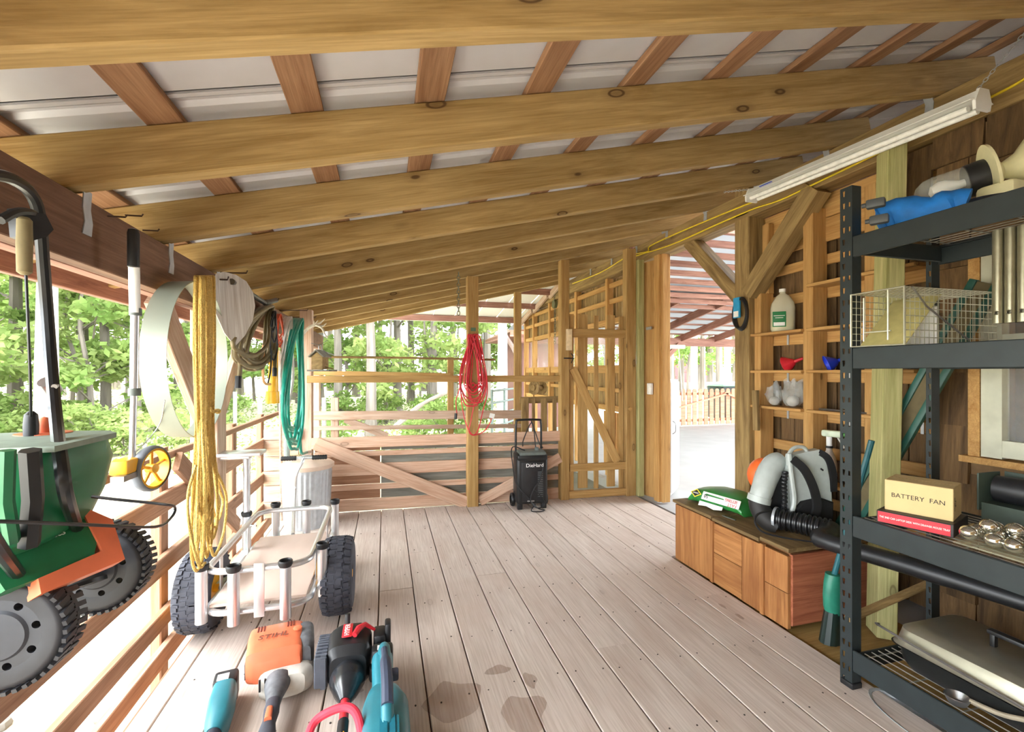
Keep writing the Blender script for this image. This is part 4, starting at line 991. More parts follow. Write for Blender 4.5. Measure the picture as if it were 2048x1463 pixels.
# pull handle
ha, hb2 = dep(562, 917, 3.62), dep(654, 913, 3.72); hm = (ha + hb2) / 2
hn = MB().cyl(ha, hb2, .012, n=10)
hn.tube(catmull([hm, hm + Vector((-.01, -.03, -.03)), hm + Vector((-.05, -.05, -.12)), hm + Vector((-.06, -.06, -.27)), Vector((-.60, Y1 + .02, .23))], 5), .012, 8)
hh = obj('pull_handle', hn, M_ALU, ct)
for a_, b_ in ((ha, ha + (hb2 - ha) * .33), (hb2, hb2 + (ha - hb2) * .33)):
    g = MB(); d = (b_ - a_)
    g.tube([a_ + d * (k / 12) for k in range(13)], [.0165 + (.003 if k % 2 else 0) for k in range(13)], 10); obj('foam_grip', g, M_BLACK, hh)
# bait table on its post
tp = obj('table_post', MB().cyl((X0 - .042, 3.22, .2), (X0 - .042, 3.22, .80), .021, n=14), M_ALU, ct)
obj('bait_table', MB().rbox((X0 - .1, 3.2, .815), (.32, .16, .022), .008, None).rbox((X0 - .12, 3.2, .795), (.22, .08, .025), .006), M_ALU, ct)
obj('tackle_tray', MB().rbox((-.64, Y1 + .10, .14), (.34, .10, .1), .015).rbox((X0 - .015, 2.95, .2), (.1, .5, .03), .012), plain('mint_plastic', (204, 226, 214), .5), ct)
obj('lock_bolt', MB().cyl(( X0 - .03, 3.18, .37), (X0 + .03, 3.15, .37), .006, n=8), M_STEEL, ct)

# ---- orange string trimmer lying on the deck
M_DIRT = plain('scuffed_grey', (96, 98, 102), .6, 0, .35, 30); M_OFFW = plain('offwhite_plastic', (206, 202, 192), .55, 0, .15, 20)
TO = T(-.425, 2.10, -.004) @ R('Z', 8) @ Matrix.Scale(.88, 4)
ot = thing('string_trimmer', (-.425, 2.10, 0), 'orange and grey petrol string trimmer engine lying on the deck', 'trimmer')
def sup(cx_, cz_, rx, rz_, y, e=.5, n=20):
    return [Vector((cx_ + rx * abs(math.cos(t)) ** e * (1 if math.cos(t) >= 0 else -1), y, cz_ + rz_ * abs(math.sin(t)) ** e * (1 if math.sin(t) >= 0 else -1))) for t in [2 * math.pi * k / n for k in range(n)]]
def loftl(M, rs): return MB().ring_loft([[M @ p for p in r] for r in rs])
sh_ = obj('shroud', loftl(TO, [sup(-.01, .14, .10, .05, -.07, .3), sup(-.02, .155, .118, .072, -.05, .3), sup(-.02, .165, .122, .082, .06, .3), sup(-.02, .165, .12, .08, .14, .3), sup(-.02, .165, .112, .072, .155, .3)]), M_ORNG, ot)
obj('side_cover', loftl(TO, [sup(.105, .15, .03, .055, -.045), sup(.108, .15, .042, .08, .0), sup(.108, .155, .042, .085, .11), sup(.105, .155, .03, .07, .15)]), M_DIRT, ot)
obj('fuel_tank', loftl(TO, [sup(.03, .075, .08, .05, -.11), sup(.03, .075, .115, .07, -.07), sup(.03, .07, .12, .07, .05), sup(.03, .07, .1, .06, .12)]), M_OFFW, ot)
sv = MB()
for k in range(7): sv.box((-.075 + .022 * k, -.098 + .002 * k, .098), (.008, .012, .05), TO @ R('Y', 0))
obj('vent_slot', sv, M_BLACK, ot)
sv = MB()
for k in range(8): sv.box((-.139, -.02 + .016 * k, .13), (.01, .007, .07), TO)
obj('side_fin', sv, M_DIRT, ot)
obj('clutch_housing', loftl(TO, [sup(.0, .10, .055, .05, -.09, 1), sup(-.005, .095, .05, .045, -.13, 1), sup(-.01, .09, .034, .033, -.19, 1), sup(-.012, .085, .028, .028, -.23, 1)]), M_DIRT, ot)
obj('control_grip', loftl(TO, [sup(-.012, .085, .027, .03, -.22, .8), sup(-.015, .085, .03, .036, -.27, .8), sup(-.02, .08, .024, .03, -.33, .8), sup(-.024, .078, .034, .036, -.40, .8), sup(-.028, .075, .026, .03, -.47, .8)]), plain('grip_grey', (66, 68, 78), .6), ot)
obj('throttle_lock', loftl(TO, [sup(-.02, .112, .012, .012, -.29, .8), sup(-.022, .114, .014, .012, -.36, .8)]), M_ORNG, ot)
obj('shaft', MB().cyl(TO @ Vector((-.028, -.46, .075)), TO @ Vector((-.07, -1.6, .05)), .014, n=12), M_ALU, ot)
nrm = Vector((0, -.35, .94)); 
txt('lettering', 'STIHL', .05, plain('faded_letter', (110, 60, 44), .5), TO @ T(-.03, .03, .2475) @ R('X', 2), sh_, sx=1.05, shear=.15)
obj('choke_knob', MB().lathe([(.02, 0), (.02, .006), (.016, .008)], TO @ T(.075, .055, .245), 18), M_ORNG, sh_)
sl = MB()
for k in range(3): sl.box((-.1 + .013 * k, .115, .246), (.005, .05, .004), TO).box((.03 + .013 * k, .115, .248), (.005, .05, .004), TO)
obj('slot_line', sl, plain('slot_dark_red', (104, 36, 24), .6), sh_)

# ---- battery trimmer, teal
TB = T(-.60, 1.98, 0) @ R('Z', 9)
bt = thing('battery_trimmer', (-.60, 1.98, 0), 'slim teal battery trimmer with black battery lying on the deck', 'trimmer')
obj('motor_body', loftl(TB, [sup(-.005, .05, .026, .03, -.16, .8), sup(0, .055, .04, .045, -.12, .7), sup(0, .06, .045, .055, -.02, .6), sup(0, .062, .042, .055, .05, .6)]), M_TEAL, bt)
bb_ = obj('battery', MB().rbox((0, .085, .065), (.085, .075, .1), .012, TB), M_BLACK, bt)
obj('battery_label', MB().box((-.008, .07, .1165), (.04, .04, .002), TB), M_WHITE, bb_)
obj('grip', loftl(TB, [sup(-.005, .05, .024, .028, -.155, 1), sup(-.008, .048, .027, .03, -.2, 1), sup(-.012, .045, .027, .03, -.3, 1)]), plain('grip_navy', (44, 46, 60), .6), bt)
obj('shaft', MB().cyl(TB @ Vector((-.012, -.29, .045)), TB @ Vector((-.05, -1.4, .03)), .0125, n=12), M_STEEL, bt)

# ---- black and red trimmer
TR = T(-.145, 2.04, 0)
rt_ = thing('petrol_trimmer', (-.145, 2.04, 0), 'black petrol trimmer with red trigger, red tube and red loop handle', 'trimmer')
obj('engine', loftl(TR, [sup(.0, .12, .07, .06, -.09), sup(.0, .125, .085, .085, -.06), sup(.0, .13, .09, .095, .05), sup(.0, .13, .07, .08, .1)]), M_BLACK, rt_)
cvr = MB()
for k in range(9): cvr.rbox((-.105, -.075 + .021 * k, .12), (.05, .009, .14 - .004 * abs(k - 4)), .004, TR, 1)
cvr.box((-.095, .0, .12), (.02, .18, .12), TR)
obj('finned_cover', cvr, plain('fin_grey', (84, 88, 98), .45, .2), rt_)
obj('clutch_cone', loftl(TR, [sup(.0, .105, .062, .06, -.09, 1), sup(0, .105, .068, .066, -.13, 1), sup(0, .1, .045, .045, -.19, 1), sup(0, .095, .02, .02, -.235, 1)]), plain('gloss_black', (34, 36, 40), .25, 0, .2), rt_)
tr2 = obj('label_plate', MB().rbox((-.01, .02, .224), (.04, .1, .006), .004, TR), M_RED, rt_)
txt('lettering', 'HYPER', .03, M_WHITE, TR @ T(-.01, .02, .2275) @ R('Z', 90), tr2)
obj('trigger', MB().tube([TR @ Vector(p) for p in ((.02, -.03, .228), (.035, .0, .235), (.06, .035, .232), (.1, .04, .2))], [.012, .014, .01, .006], 8), M_RED, rt_)
obj('spark_plug', MB().cyl(TR @ Vector((-.015, .07, .2)), TR @ Vector((-.015, .085, .262)), .011, n=10), M_BLACK, rt_)
obj('carburettor', MB().rbox((.12, .03, .15), (.05, .09, .1), .01, TR).rbox((.155, .03, .17), (.025, .06, .13), .008, TR).rbox((.1, -.08, .09), (.04, .05, .06), .012, TR), M_BLACK, rt_)
obj('tube', MB().cyl(TR @ Vector((0, -.22, .095)), TR @ Vector((.002, -.33, .09)), .0165, n=12), M_RED, rt_)
obj('collar', MB().cyl(TR @ Vector((.002, -.33, .09)), TR @ Vector((.003, -.46, .085)), .019, n=12), M_BLACK, rt_)
obj('shaft', MB().cyl(TR @ Vector((.003, -.45, .085)), TR @ Vector((.02, -1.5, .05)), .013, n=12), M_DIRT, rt_)
def hz_(u, v, z): return gr(u, v, z)
obj('loop_handle', MB().tube(catmull([hz_(612, 1500, .12), hz_(618, 1466, .15), hz_(632, 1440, .17), hz_(660, 1422, .19), hz_(690, 1413, .2), hz_(708, 1420, .195), hz_(718, 1440, .175), hz_(724, 1475, .14), hz_(730, 1520, .1)], 5), .0135, 10), plain('red_foam', (226, 52, 74), .6), rt_)
lb = MB()
for k, (c) in enumerate(range(3)): lb.cyl(TR @ Vector((.003, -.40 - .022 * k, .104)), TR @ Vector((.003, -.40 - .022 * k, .1055)), .008, n=10)
obj('warning_dot', lb, M_YEL, rt_)

# ---- teal leaf blower
TL = T(.0, 1.62, 0)
bl = thing('leaf_blower', (0, 1.62, 0), 'teal battery leaf blower with dark trigger handle lying on the deck', 'leaf blower')
bd = obj('housing', loftl(TL, [sup(0, .09, .05, .06, -.36, .7), sup(0, .095, .074, .085, -.3, .65), sup(0, .1, .082, .092, -.1, .6), sup(0, .1, .08, .09, .06, .6), sup(-.005, .1, .06, .075, .13, .6), sup(-.01, .105, .036, .05, .17, .6)]), M_TEAL, bl)
obj('handle_arch', MB().tube(catmull([TL @ Vector(p) for p in ((-.01, .22, .12), (-.012, .28, .14), (-.012, .32, .16), (-.005, .27, .225), (.0, .17, .25), (.005, .02, .24), (.006, -.06, .2), (.008, -.1, .17))], 4), .021, 12), M_TEAL, bl)
obj('tail', loftl(TL, [sup(-.01, .11, .034, .05, .14, .6), sup(-.012, .12, .038, .055, .22, .6), sup(-.012, .13, .042, .06, .31, .6)]), M_TEAL, bl)
obj('trigger_grip', MB().tube(catmull([TL @ Vector(p) for p in ((-.004, .2, .258), (0, .12, .262), (.005, .02, .252), (.006, -.05, .22))], 4), [.014] * 4 + [.02] * 9, 10).rbox((.03, .07, .24), (.03, .03, .035), .006, TL), plain('grip_slate', (56, 64, 84), .6), bl)
bt2 = obj('battery', MB().rbox((-.012, .345, .135), (.085, .06, .11), .012, TL), M_BLACK, bl)
obj('battery_label', MB().box((-.012, .335, .1915), (.04, .03, .002), TL), M_WHITE, bt2)
obj('vent_ridge', MB().box((.012, -.17, .1925), (.06, .2, .006), TL).box((.0, -.17, .197), (.012, .2, .006), TL).box((.024, -.17, .197), (.012, .2, .006), TL), plain('teal_dark', (28, 112, 132), .45), bl)
obj('nozzle', MB().cyl(TL @ Vector((0, -.34, .085)), TL @ Vector((0, -1.1, .06)), .045, .035, 18), M_BLACK, bl)

# ---- wheeled battery charger
ch = thing('battery_charger', (1.37, 4.30, 0), 'black wheeled battery charger with cables and tube handle by the gate', 'charger')
TCc = T(1.37, 4.285, 0) @ R('Z', -4)
bd = obj('case', MB().rbox((0, 0, .295), (.31, .2, .49), .03, TCc, 3).rbox((0, -.01, .50), (.30, .2, .06), .02, TCc), plain('charger_black', (22, 24, 26), .4, 0, .2, 10), ch)
obj('face_panel', MB().rbox((0, -.098, .27), (.22, .015, .38), .006, TCc), M_BLACK, bd)
txt('lettering', 'DieHard', .05, M_WHITE, TCc @ Matrix(((1, 0, 0, .02), (0, 0, -1, -.1065), (0, 1, 0, .425), (0, 0, 0, 1))), bd)
sl = MB()
for k in range(14): sl.box((.075, -.107, .36 - .018 * k), (.05, .003, .006), TCc)
obj('vent_slot', sl, plain('vent_grey', (96, 100, 100), .5), bd)
txt('small_print', '12V 200A', .018, M_WHITE, TCc @ Matrix(((1, 0, 0, -.02), (0, 0, -1, -.1065), (0, 1, 0, .085), (0, 0, 0, 1))), bd)
obj('control_panel', MB().rbox((0, .0, .545), (.26, .17, .03), .01, TCc @ R('X', 4)).cyl(TCc @ Vector((.06, -.02, .555)), TCc @ Vector((.06, -.02, .585)), .02), plain('panel_grey', (92, 100, 96), .5), ch)
obj('handle', MB().tube(catmull([TCc @ Vector(p) for p in ((-.13, .07, .5), (-.13, .07, .70), (-.125, .07, .82), (-.10, .07, .845), (.10, .07, .845), (.125, .07, .82), (.13, .07, .70), (.13, .07, .5))], 4), .011, 10), M_BLKM, ch)
for s_ in (-1, 1): obj('wheel', wheel_mb(.065, .04, 24), M_BLACK, ch, TCc @ Matrix(((0, 0, 1, .165 * s_), (1, 0, 0, .06), (0, 1, 0, .066), (0, 0, 0, 1))))
for s_ in (-1, 1): obj('foot', MB().rbox((.12 * s_, -.06, .03), (.05, .05, .06), .008, TCc), M_BLACK, ch)
cbm = MB()
for pts in (((-.06, -.03, .56), (-.19, -.06, .60), (-.20, -.12, .45), (-.16, -.125, .25), (-.05, -.13, .12), (.0, -.14, .06), (.05, -.15, .02), (.1, -.17, .012), (.04, -.21, .012), (-.03, -.17, .012), (.02, -.13, .06)),
            ((.05, -.03, .57), (.03, .04, .82), (-.05, .06, .66), (-.08, -.02, .6)), ((.02, .04, .84), (.06, .05, .74), (.1, .04, .62), (.12, -.03, .58)),
            ((.1, -.115, .40), (.06, -.13, .28), (.0, -.135, .2), (-.03, -.135, .1), (.03, -.15, .03), (.11, -.14, .05), (.07, -.125, .14), (.0, -.13, .2))):
    cbm.tube(catmull([TCc @ Vector(p) for p in pts], 6), .0055, 6)
obj('cable', cbm, M_BLACK, ch)

# ---- red extension cord on the middle post
rd = random.Random(31); b = MB(); XO = -.085
for k in range(13):
    t = (k + .5) / 13; ut = 935 + 22 * t; w = rd.uniform(10, 26); vb = rd.uniform(770, 812); uc = 948 + rd.uniform(-6, 6); o1 = XO - .04 * rd.random()
    pts = [onF(ut, 668, o1), onF(uc - w * .7, 720, o1), onF(uc - w, 765, o1 - .01), onF(uc - w * .6, vb - 6, o1 - .01), onF(uc, vb, o1 - .015), onF(uc + w * .6, vb - 6, o1 - .02), onF(uc + w, 765, o1 - .02), onF(uc + w * .7, 720, o1 - .012)]
    b.tube(catmull(pts, 5, True), .0062, 6, True)
for pts in (((940, 672), (926, 740), (922, 790), (930, 840), (944, 868), (956, 860), (966, 820), (975, 780), (968, 720), (955, 675)), ((938, 690), (918, 780), (912, 800), (914, 830)), ((950, 800), (942, 840), (938, 862), (948, 870), (968, 862), (980, 845), (984, 832))):
    b.tube(catmull([onF(u, v, XO - .03) for u, v in pts], 6), .005, 6)
rc = obj('extension_cord', b, plain('red_cord', (206, 44, 58), .45, 0, .15), angle=60); tag(rc, 'long red extension cord hung in loops on the middle fence post', 'cord')
obj('plug', MB().cyl(onF(912, 826, XO - .03), onF(911, 838, XO - .03), .014, n=8), M_BLACK, rc); obj('label_tag', MB().box((0, 0, 0), (.05, .004, .045), T(onF(984, 831, XO - .04)) @ R('Y', 15)), M_WHITE, rc)
# ---- chains hung from rafters
def chain(name, p, n, label, s=.02):
    b = MB()
    for k in range(n):
        c = Vector(p) - Vector((0, 0, 1.55 * s * k)); pts = []
        for t in range(12):
            a = 2 * math.pi * t / 12; d = Vector((math.cos(a) * s * .6, 0, math.sin(a) * s)) if k % 2 else Vector((0, math.cos(a) * s * .6, math.sin(a) * s)); pts.append(c + d)
        b.tube(pts, s * .2, 5, True)
    o = obj(name, b, plain('chain_steel', (120, 116, 96), .5, .7) if 'chain_steel' not in MATS else MATS['chain_steel']); tag(o, label, 'chain'); return o
chain('chain', onF(917, 548, -.1), 12, 'short length of chain hung from the rafters left of the middle post', .022)
chain('chain', onX(1110, 592, 2.7), 20, 'longer chain hung with a pulley on the board wall beyond the gate', .026)
p = onX(1110, 608, 2.68); o = obj('pulley', MB().cyl(p + Vector((-.03, 0, 0)), p + Vector((.02, 0, 0)), .07, n=18), plain('pulley_olive', (96, 98, 66), .6)); tag(o, 'round olive pulley block on the board wall beyond the gate', 'pulley')
# wooden cable spool on the pen rail
p = onF(1075, 775, BO + .1); so_ = thing('cable_spool', p, 'empty wooden cable spool standing on the pen rail', 'spool')
ax = Vector((.85, .5, 0)).normalized()
for s_ in (-1, 1): obj('flange', MB().cyl(p + ax * .07 * s_, p + ax * (.07 * s_ + .012), .085, n=22), W_TREAT, so_)
obj('core', MB().cyl(p - ax * .09, p + ax * .09, .035, n=14), W_TREAT, so_)
# drive belts with a blue sleeve on the doorway post
bm_ = MB(); pc = onX(1487, 622, 2.685)
for k in range(3):
    pts = [Vector((pc.x - .01 - .009 * k, pc.y + (.062 + .004 * k) * math.cos(t) + .01, pc.z - .02 + (.125 - .006 * k) * math.sin(t))) for t in [2 * math.pi * q / 24 for q in range(24)]]
    bm_.tube(pts, .010, 6, True)
bo = thing('drive_belt', pc, 'black rubber drive belts in a blue sleeve hung on the doorway post', 'belt')
obj('belt_loop', bm_, M_BLACK, bo); sv_ = obj('sleeve', MB().rbox((pc.x - .03, pc.y + .035, pc.z + .03), (.018, .065, .16), .004), plain('sleeve_blue', (40, 150, 200), .45), bo)
obj('sleeve_label', MB().box((pc.x - .04, pc.y + .035, pc.z - .02), (.002, .05, .045), None), M_WHITE, sv_)
# ================================================================== THINGS ON THE RIGHT
# ---- plank crate
cr = thing('wooden_crate', (2.25, 2.35, 0), 'long stained plank crate with lift-off lids standing along the deck edge', 'crate')
CX0, CX1, CY0, CY1, CZ = 2.0, 2.52, 1.885, 2.83, .385
obj('inner_box', MB().box(((CX0 + CX1) / 2 + .01, (CY0 + CY1) / 2, CZ / 2), (CX1 - CX0 - .06, CY1 - CY0 - .05, CZ - .02)), plain('crate_inside', (160, 110, 68), .9), cr, angle=None)
def cpl(y0, y1, z0, z1, x=CX0, mat=W_CRATE): 
    if (y1 - y0) > (z1 - z0): return board('plank', (x, y0 + .001, (z0 + z1) / 2), (x, y1 - .001, (z0 + z1) / 2), z1 - z0 - .002, .022, mat, cr, up=(1, 0, 0), ch=.002)
    return board('plank', (x, (y0 + y1) / 2, z0 + .001), (x, (y0 + y1) / 2, z1 - .001), y1 - y0 - .002, .022, mat, cr, up=(1, 0, 0), ch=.002)
cpl(2.45, 2.83, .0, .385); cpl(2.20, 2.44, .19, .375); cpl(2.20, 2.44, .0, .188); cpl(2.06, 2.20, .0, .375); cpl(1.885, 2.04, .185, .375); cpl(1.885, 2.04, .0, .183)
for y in (2.445, 2.045): cpl(y - .014, y + .014, .0, .385, CX0 - .012)
board('plank', (CX0 + .01, CY0, .20), (CX1, CY0, .20), .365, .022, W_CRATED, cr, up=(0, 1, 0))
board('plank', (CX0 + .01, CY1, .20), (CX1, CY1, .20), .365, .022, W_CRATED, cr, up=(0, 1, 0))
for y0, y1, dz in ((1.87, 2.06, .012), (2.065, 2.44, .0), (2.445, 2.85, .006)): board('lid', ((CX0 + CX1) / 2 - .005, y0 + .002, CZ + .012 + dz), ((CX0 + CX1) / 2 - .005, y1 - .002, CZ + .012 + dz), CX1 - CX0 + .03, .02, W_LID, cr, ch=.003)
# ---- bag of concrete mix
M_BAGG = plain('bag_green', (46, 128, 58), .35, 0, .2, 12)
bgc = Vector((2.2, 2.58, .418)); BG = T(bgc) @ R('Z', -78)
cbg = thing('concrete_bag', bgc, 'plump green and white bag of fast setting mix lying on the crate', 'bag')
def bagring(x, wy, hz0):
    return [Vector((x, wy * abs(math.cos(t)) ** .7 * (1 if math.cos(t) > 0 else -1), hz0 * .5 + hz0 * .5 * abs(math.sin(t)) ** .75 * (1 if math.sin(t) > 0 else -1))) for t in [2 * math.pi * k / 20 for k in range(20)]]
bb = obj('sack', loftl(BG, [bagring(-.215, .11, .012), bagring(-.205, .12, .04), bagring(-.17, .125, .095), bagring(-.05, .13, .12), bagring(.08, .13, .118), bagring(.17, .125, .1), bagring(.205, .12, .05), bagring(.215, .11, .012)]), M_BAGG, cbg)
def bagtop(x, y, zoff=.0): return BG @ T(x, y, .1205 + zoff)
# printed panels stand on the long face that looks out over the deck
def bagside(x, y, z, fl=0): return BG @ T(x, y, z) @ R('X', 62) @ R('Z', fl)
obj('print_panel', MB().rbox((0, 0, 0), (.28, .055, .006), .002, bagside(.06, -.1255, .075)), M_WHITE, bb)
txt('lettering', 'FAST', .03, M_RED, bagside(.15, -.131, .062, 180) @ T(0, 0, .004), bb); txt('lettering', 'SETTING', .026, M_RED, bagside(.142, -.127, .087, 180) @ T(0, 0, .004), bb, sx=.85)
txt('lettering', '50', .034, M_BLACK, bagside(-.045, -.128, .075, 180) @ T(0, 0, .004), bb)
obj('emblem', MB().prism([(-.045, 0), (0, -.03), (.045, 0), (0, .03)], 0, .002, bagside(-.13, -.124, .075) @ T(0, 0, .004)), plain('emblem_yellow', (216, 204, 60), .5), bb)
obj('emblem_core', MB().prism([(-.034, 0), (0, -.022), (.034, 0), (0, .022)], .002, .003, bagside(-.13, -.124, .075) @ T(0, 0, .004)), M_BLACK, bb)
txt('lettering', 'SAKRETE', .013, M_WHITE, bagside(-.13, -.124, .075) @ T(0, 0, .0075), bb, sx=.85)
obj('torn_edge', MB().prism([(-.08, -.02), (-.02, -.012), (.04, -.022), (.1, -.01), (.1, .012), (-.08, .012)], 0, .003, bagside(-.02, -.132, .022)), M_WHITE, bb)
# ---- backpack blower
LX = Vector((ca, -sa, 0)); LY = Vector((sa, ca, 0)); BC = dep(1580, 1035, 2.70); BC.z = .418
px_ = .00295
BW = Matrix(((LX.x, LY.x, 0, BC.x), (LX.y, LY.y, 0, BC.y), (0, 0, 1, BC.z), (0, 0, 0, 1)))
def K(u, v, y=0.0): return BW @ Vector(((u - 1580) * px_, y, max(0, (1037 - v) * px_)))
def kl(u, v): return ((u - 1580) * px_, (1037 - v) * px_)
pb = thing('backpack_blower', BC, 'white backpack blower with black harness, orange cover and long black tube on the crate', 'blower')
M_BWH = plain('blower_white', (176, 184, 180), .4, 0, .06)
def plate(outline, y0, y1, inset=.9):
    c = (sum(p[0] for p in outline) / len(outline), sum(p[1] for p in outline) / len(outline))
    rs = []
    for y, k in ((y0, inset), (y0 + .012, 1), (y1 - .012, 1), (y1, inset)):
        rs.append([BW @ Vector((c[0] + (x - c[0]) * k, y, c[1] + (z - c[1]) * k)) for x, z in outline])
    return MB().ring_loft(rs)
body = obj('back_plate', plate([kl(*p) for p in ((1578, 1030), (1652, 1030), (1657, 1000), (1653, 950), (1644, 905), (1632, 884), (1608, 888), (1575, 895), (1568, 930), (1572, 980))], -.05, .03), M_BWH, pb)
obj('carry_handle', MB().tube(catmull([K(1570, 915, -.03), K(1572, 893, -.03), K(1585, 881, -.02), K(1602, 880, -.02), K(1610, 890, -.02), K(1610, 908, -.03)], 4), .011, 8), M_BWH, pb)
obj('frame_edge', MB().tube(catmull([K(1566, 890, -.06), K(1569, 930, -.065), K(1574, 980, -.07), K(1568, 1010, -.07), K(1578, 1026, -.06)], 5), .014, 8), M_BWH, pb)
obj('back_pad', plate([kl(*p) for p in ((1582, 1034), (1650, 1034), (1652, 985), (1625, 976), (1590, 984), (1578, 998))], -.075, -.03), plain('pad_black', (18, 18, 20), .8), pb)
def strap(name, pts, w, t): 
    b = MB(); c = catmull(pts, 5); rings = []
    for i, p in enumerate(c):
        d = (c[min(i + 1, len(c) - 1)] - c[max(i - 1, 0)]).normalized(); s_ = d.cross(LY).normalized()
        rings.append([p + s_ * (w / 2) * a + LY * (t / 2) * e for a, e in ((-1, -1), (1, -1), (1, 1), (-1, 1))])
    return obj(name, b.ring_loft(rings), MATS['pad_black'], pb)
strap('shoulder_strap', [K(1570, 900, -.075), K(1588, 920, -.10), K(1603, 955, -.11), K(1609, 990, -.11), K(1603, 1020, -.095)], .045, .016)
strap('shoulder_strap', [K(1628, 888, -.04), K(1642, 900, -.06), K(1652, 930, -.06), K(1655, 965, -.05)], .035, .016)
vol = MB(); vol.tube(catmull([K(1572, 905, .05), K(1555, 918, .04), K(1537, 942, .02), K(1524, 968, 0), K(1518, 985, 0)], 5), [.04, .046, .052, .056, .059, .061, .062, .063, .064, .064, .064, .063, .062, .061, .06, .06, .059, .058, .058, .058, .058][:21], 18)
obj('fan_housing', vol, M_BWH, pb); obj('outlet_ring', MB().tube([K(1520, 978, 0), K(1517, 990, 0)], .064, 18), M_BWH, pb)
eg = MB().ell(K(1547, 945, .11), (.095, .085, .105), None, 16, 10); obj('engine_cover', eg, plain('cover_orange', (232, 104, 44), .45), pb)
sv = MB()
for k in range(7): sv.box((0, 0, 0), (.05, .004, .005), T(K(1527, 934 + 5 * k, .04)) @ R('Z', -32))
obj('cover_vent', sv, plain('vent_brown', (110, 44, 22), .6), pb)
obj('fan_core', MB().rbox((0, 0, 0), (.2, .16, .3), .03, BW @ T(-.02, .1, .16)), M_BLACK, pb)
eb = MB().tube(catmull([K(1517, 986, 0), K(1519, 1004, -.01), K(1527, 1022, -.04), K(1542, 1030, -.07)], 5), .056, 18); obj('elbow', eb, plain('elbow_black', (34, 33, 32), .6), pb)
cj = [K(1538, 1029, -.06), K(1560, 1040, -.13), K(1580, 1052, -.2), K(1600, 1062, -.26)]
for p in cj: p.z = max(p.z, .418 + .062)
cpts = catmull(cj, 14); obj('hose_clamp', MB().tube([cpts[0], cpts[2]], .064, 20), M_GALV, pb)
hz2 = MB(); hz2.tube(cpts[1:], [(.061 if k % 4 < 2 else .052) - .0001 * k for k in range(len(cpts) - 1)], 18); obj('flex_hose', hz2, plain('hose_gloss', (26, 26, 28), .3), pb)
pe = Vector((2.43, 1.0, .40)); p_s = cpts[-1]
pipe_pts = [p_s, p_s + (Vector((2.13, 1.80, .475)) - p_s) * .5, Vector((2.13, 1.80, .472)), Vector((2.24, 1.50, .46)), Vector((2.36, 1.17, .44)), Vector((2.5, .78, .42))]
obj('blower_tube', MB().tube(catmull(pipe_pts, 6), [.05] * 4 + [.046] * 8 + [.04] * 9 + [.036] * 10, 16), M_BLACK, pb)
obj('spring_hose', MB().tube(catmull([K(1561, 925, -.05), K(1556, 950, -.06), K(1557, 980, -.06), K(1556, 1010, -.05)], 12), [(.017 if k % 3 else .011) for k in range(37)], 10), M_BLACK, pb)
obj('control_cable', MB().tube(catmull([K(1530, 1000, -.08), K(1500, 1003, -.1), K(1488, 1015, -.12), K(1493, 1030, -.16), K(1520, 1035, -.21), K(1560, 1036, -.27), K(1600, 1037, -.3), K(1650, 1037, -.32)], 6), .0055, 6), M_BLACK, pb)
obj('plate_mark', MB().box((0, 0, 0), (.022, .003, .009), T(K(1632, 922, -.052)) @ R('Y', 30)).box((0, 0, 0), (.014, .003, .005), T(K(1596, 912, -.052))), M_BLACK, pb)
# strip lying on the crate lid
o = obj('steel_strip', MB().rbox((0, 0, 0), (.015, .3, .006), .002, T(2.06, 2.5, .409) @ R('Z', 8)), plain('dull_strip', (104, 104, 96), .5, .6)); tag(o, 'narrow dull steel strip lying on the crate lid', 'strip')

# ---- things on the little wall shelves
def shp(u, z): d = ray(u, CY); t = 2.79 / d.x; return Vector((2.79, d.y * t, z))
jp = shp(1565, 1.616); jg = thing('plastic_jug', jp, 'clear plastic jug with white cap and green label on the top wall shelf', 'jug')
JM = T(jp) @ R('Z', -38)
def jr(rx, ry, z, e=.55): return [Vector((rx * abs(math.cos(t)) ** e * (1 if math.cos(t) > 0 else -1), ry * abs(math.sin(t)) ** e * (1 if math.sin(t) > 0 else -1), z)) for t in [2 * math.pi * k / 20 for k in range(20)]]
M_JUG = glassy('jug_plastic', (226, 224, 200), .25, .55)
obj('body', loftl(JM, [jr(.07, .06, 0), jr(.078, .066, .015), jr(.078, .066, .17), jr(.072, .06, .205), jr(.045, .04, .255), jr(.02, .02, .275), jr(.018, .018, .29)]), M_JUG, jg)
obj('liquid', loftl(JM, [jr(.066, .056, .004), jr(.074, .062, .018), jr(.074, .062, .12)]), plain('pale_liquid', (196, 184, 110), .2), jg)
obj('cap', MB().cyl(JM @ Vector((0, 0, .288)), JM @ Vector((0, 0, .31)), .022, n=14), M_WHITE, jg)
lb_ = obj('label', MB().rbox((-.03, -.0672, .085), (.085, .003, .11), .001, JM), plain('label_green', (40, 120, 72), .5), jg)
obj('label_band', MB().box((-.03, -.0692, .05), (.07, .002, .025), JM).box((-.03, -.0692, .11), (.07, .002, .004), JM).box((-.03, -.0692, .095), (.05, .002, .004), JM), M_WHITE, lb_)
def funnel(name, u, z, mat, label, s=1.0, tilt=0):
    p = shp(u, z) + Vector((-.005, 0, .045 * s)); fm_ = T(p) @ R('Z', 20 + tilt) @ R('X', 68)
    b = MB().lathe([(.062, .0), (.065, .004), (.06, .01), (.02, .065), (.013, .07), (.009, .125), (.007, .125), (.011, .07), (.017, .062), (.056, .006)], fm_ @ Matrix.Scale(s, 4) @ T(0, 0, -.03), 24, False)
    o = obj(name, b, mat); tag(o, label, 'funnel'); return o
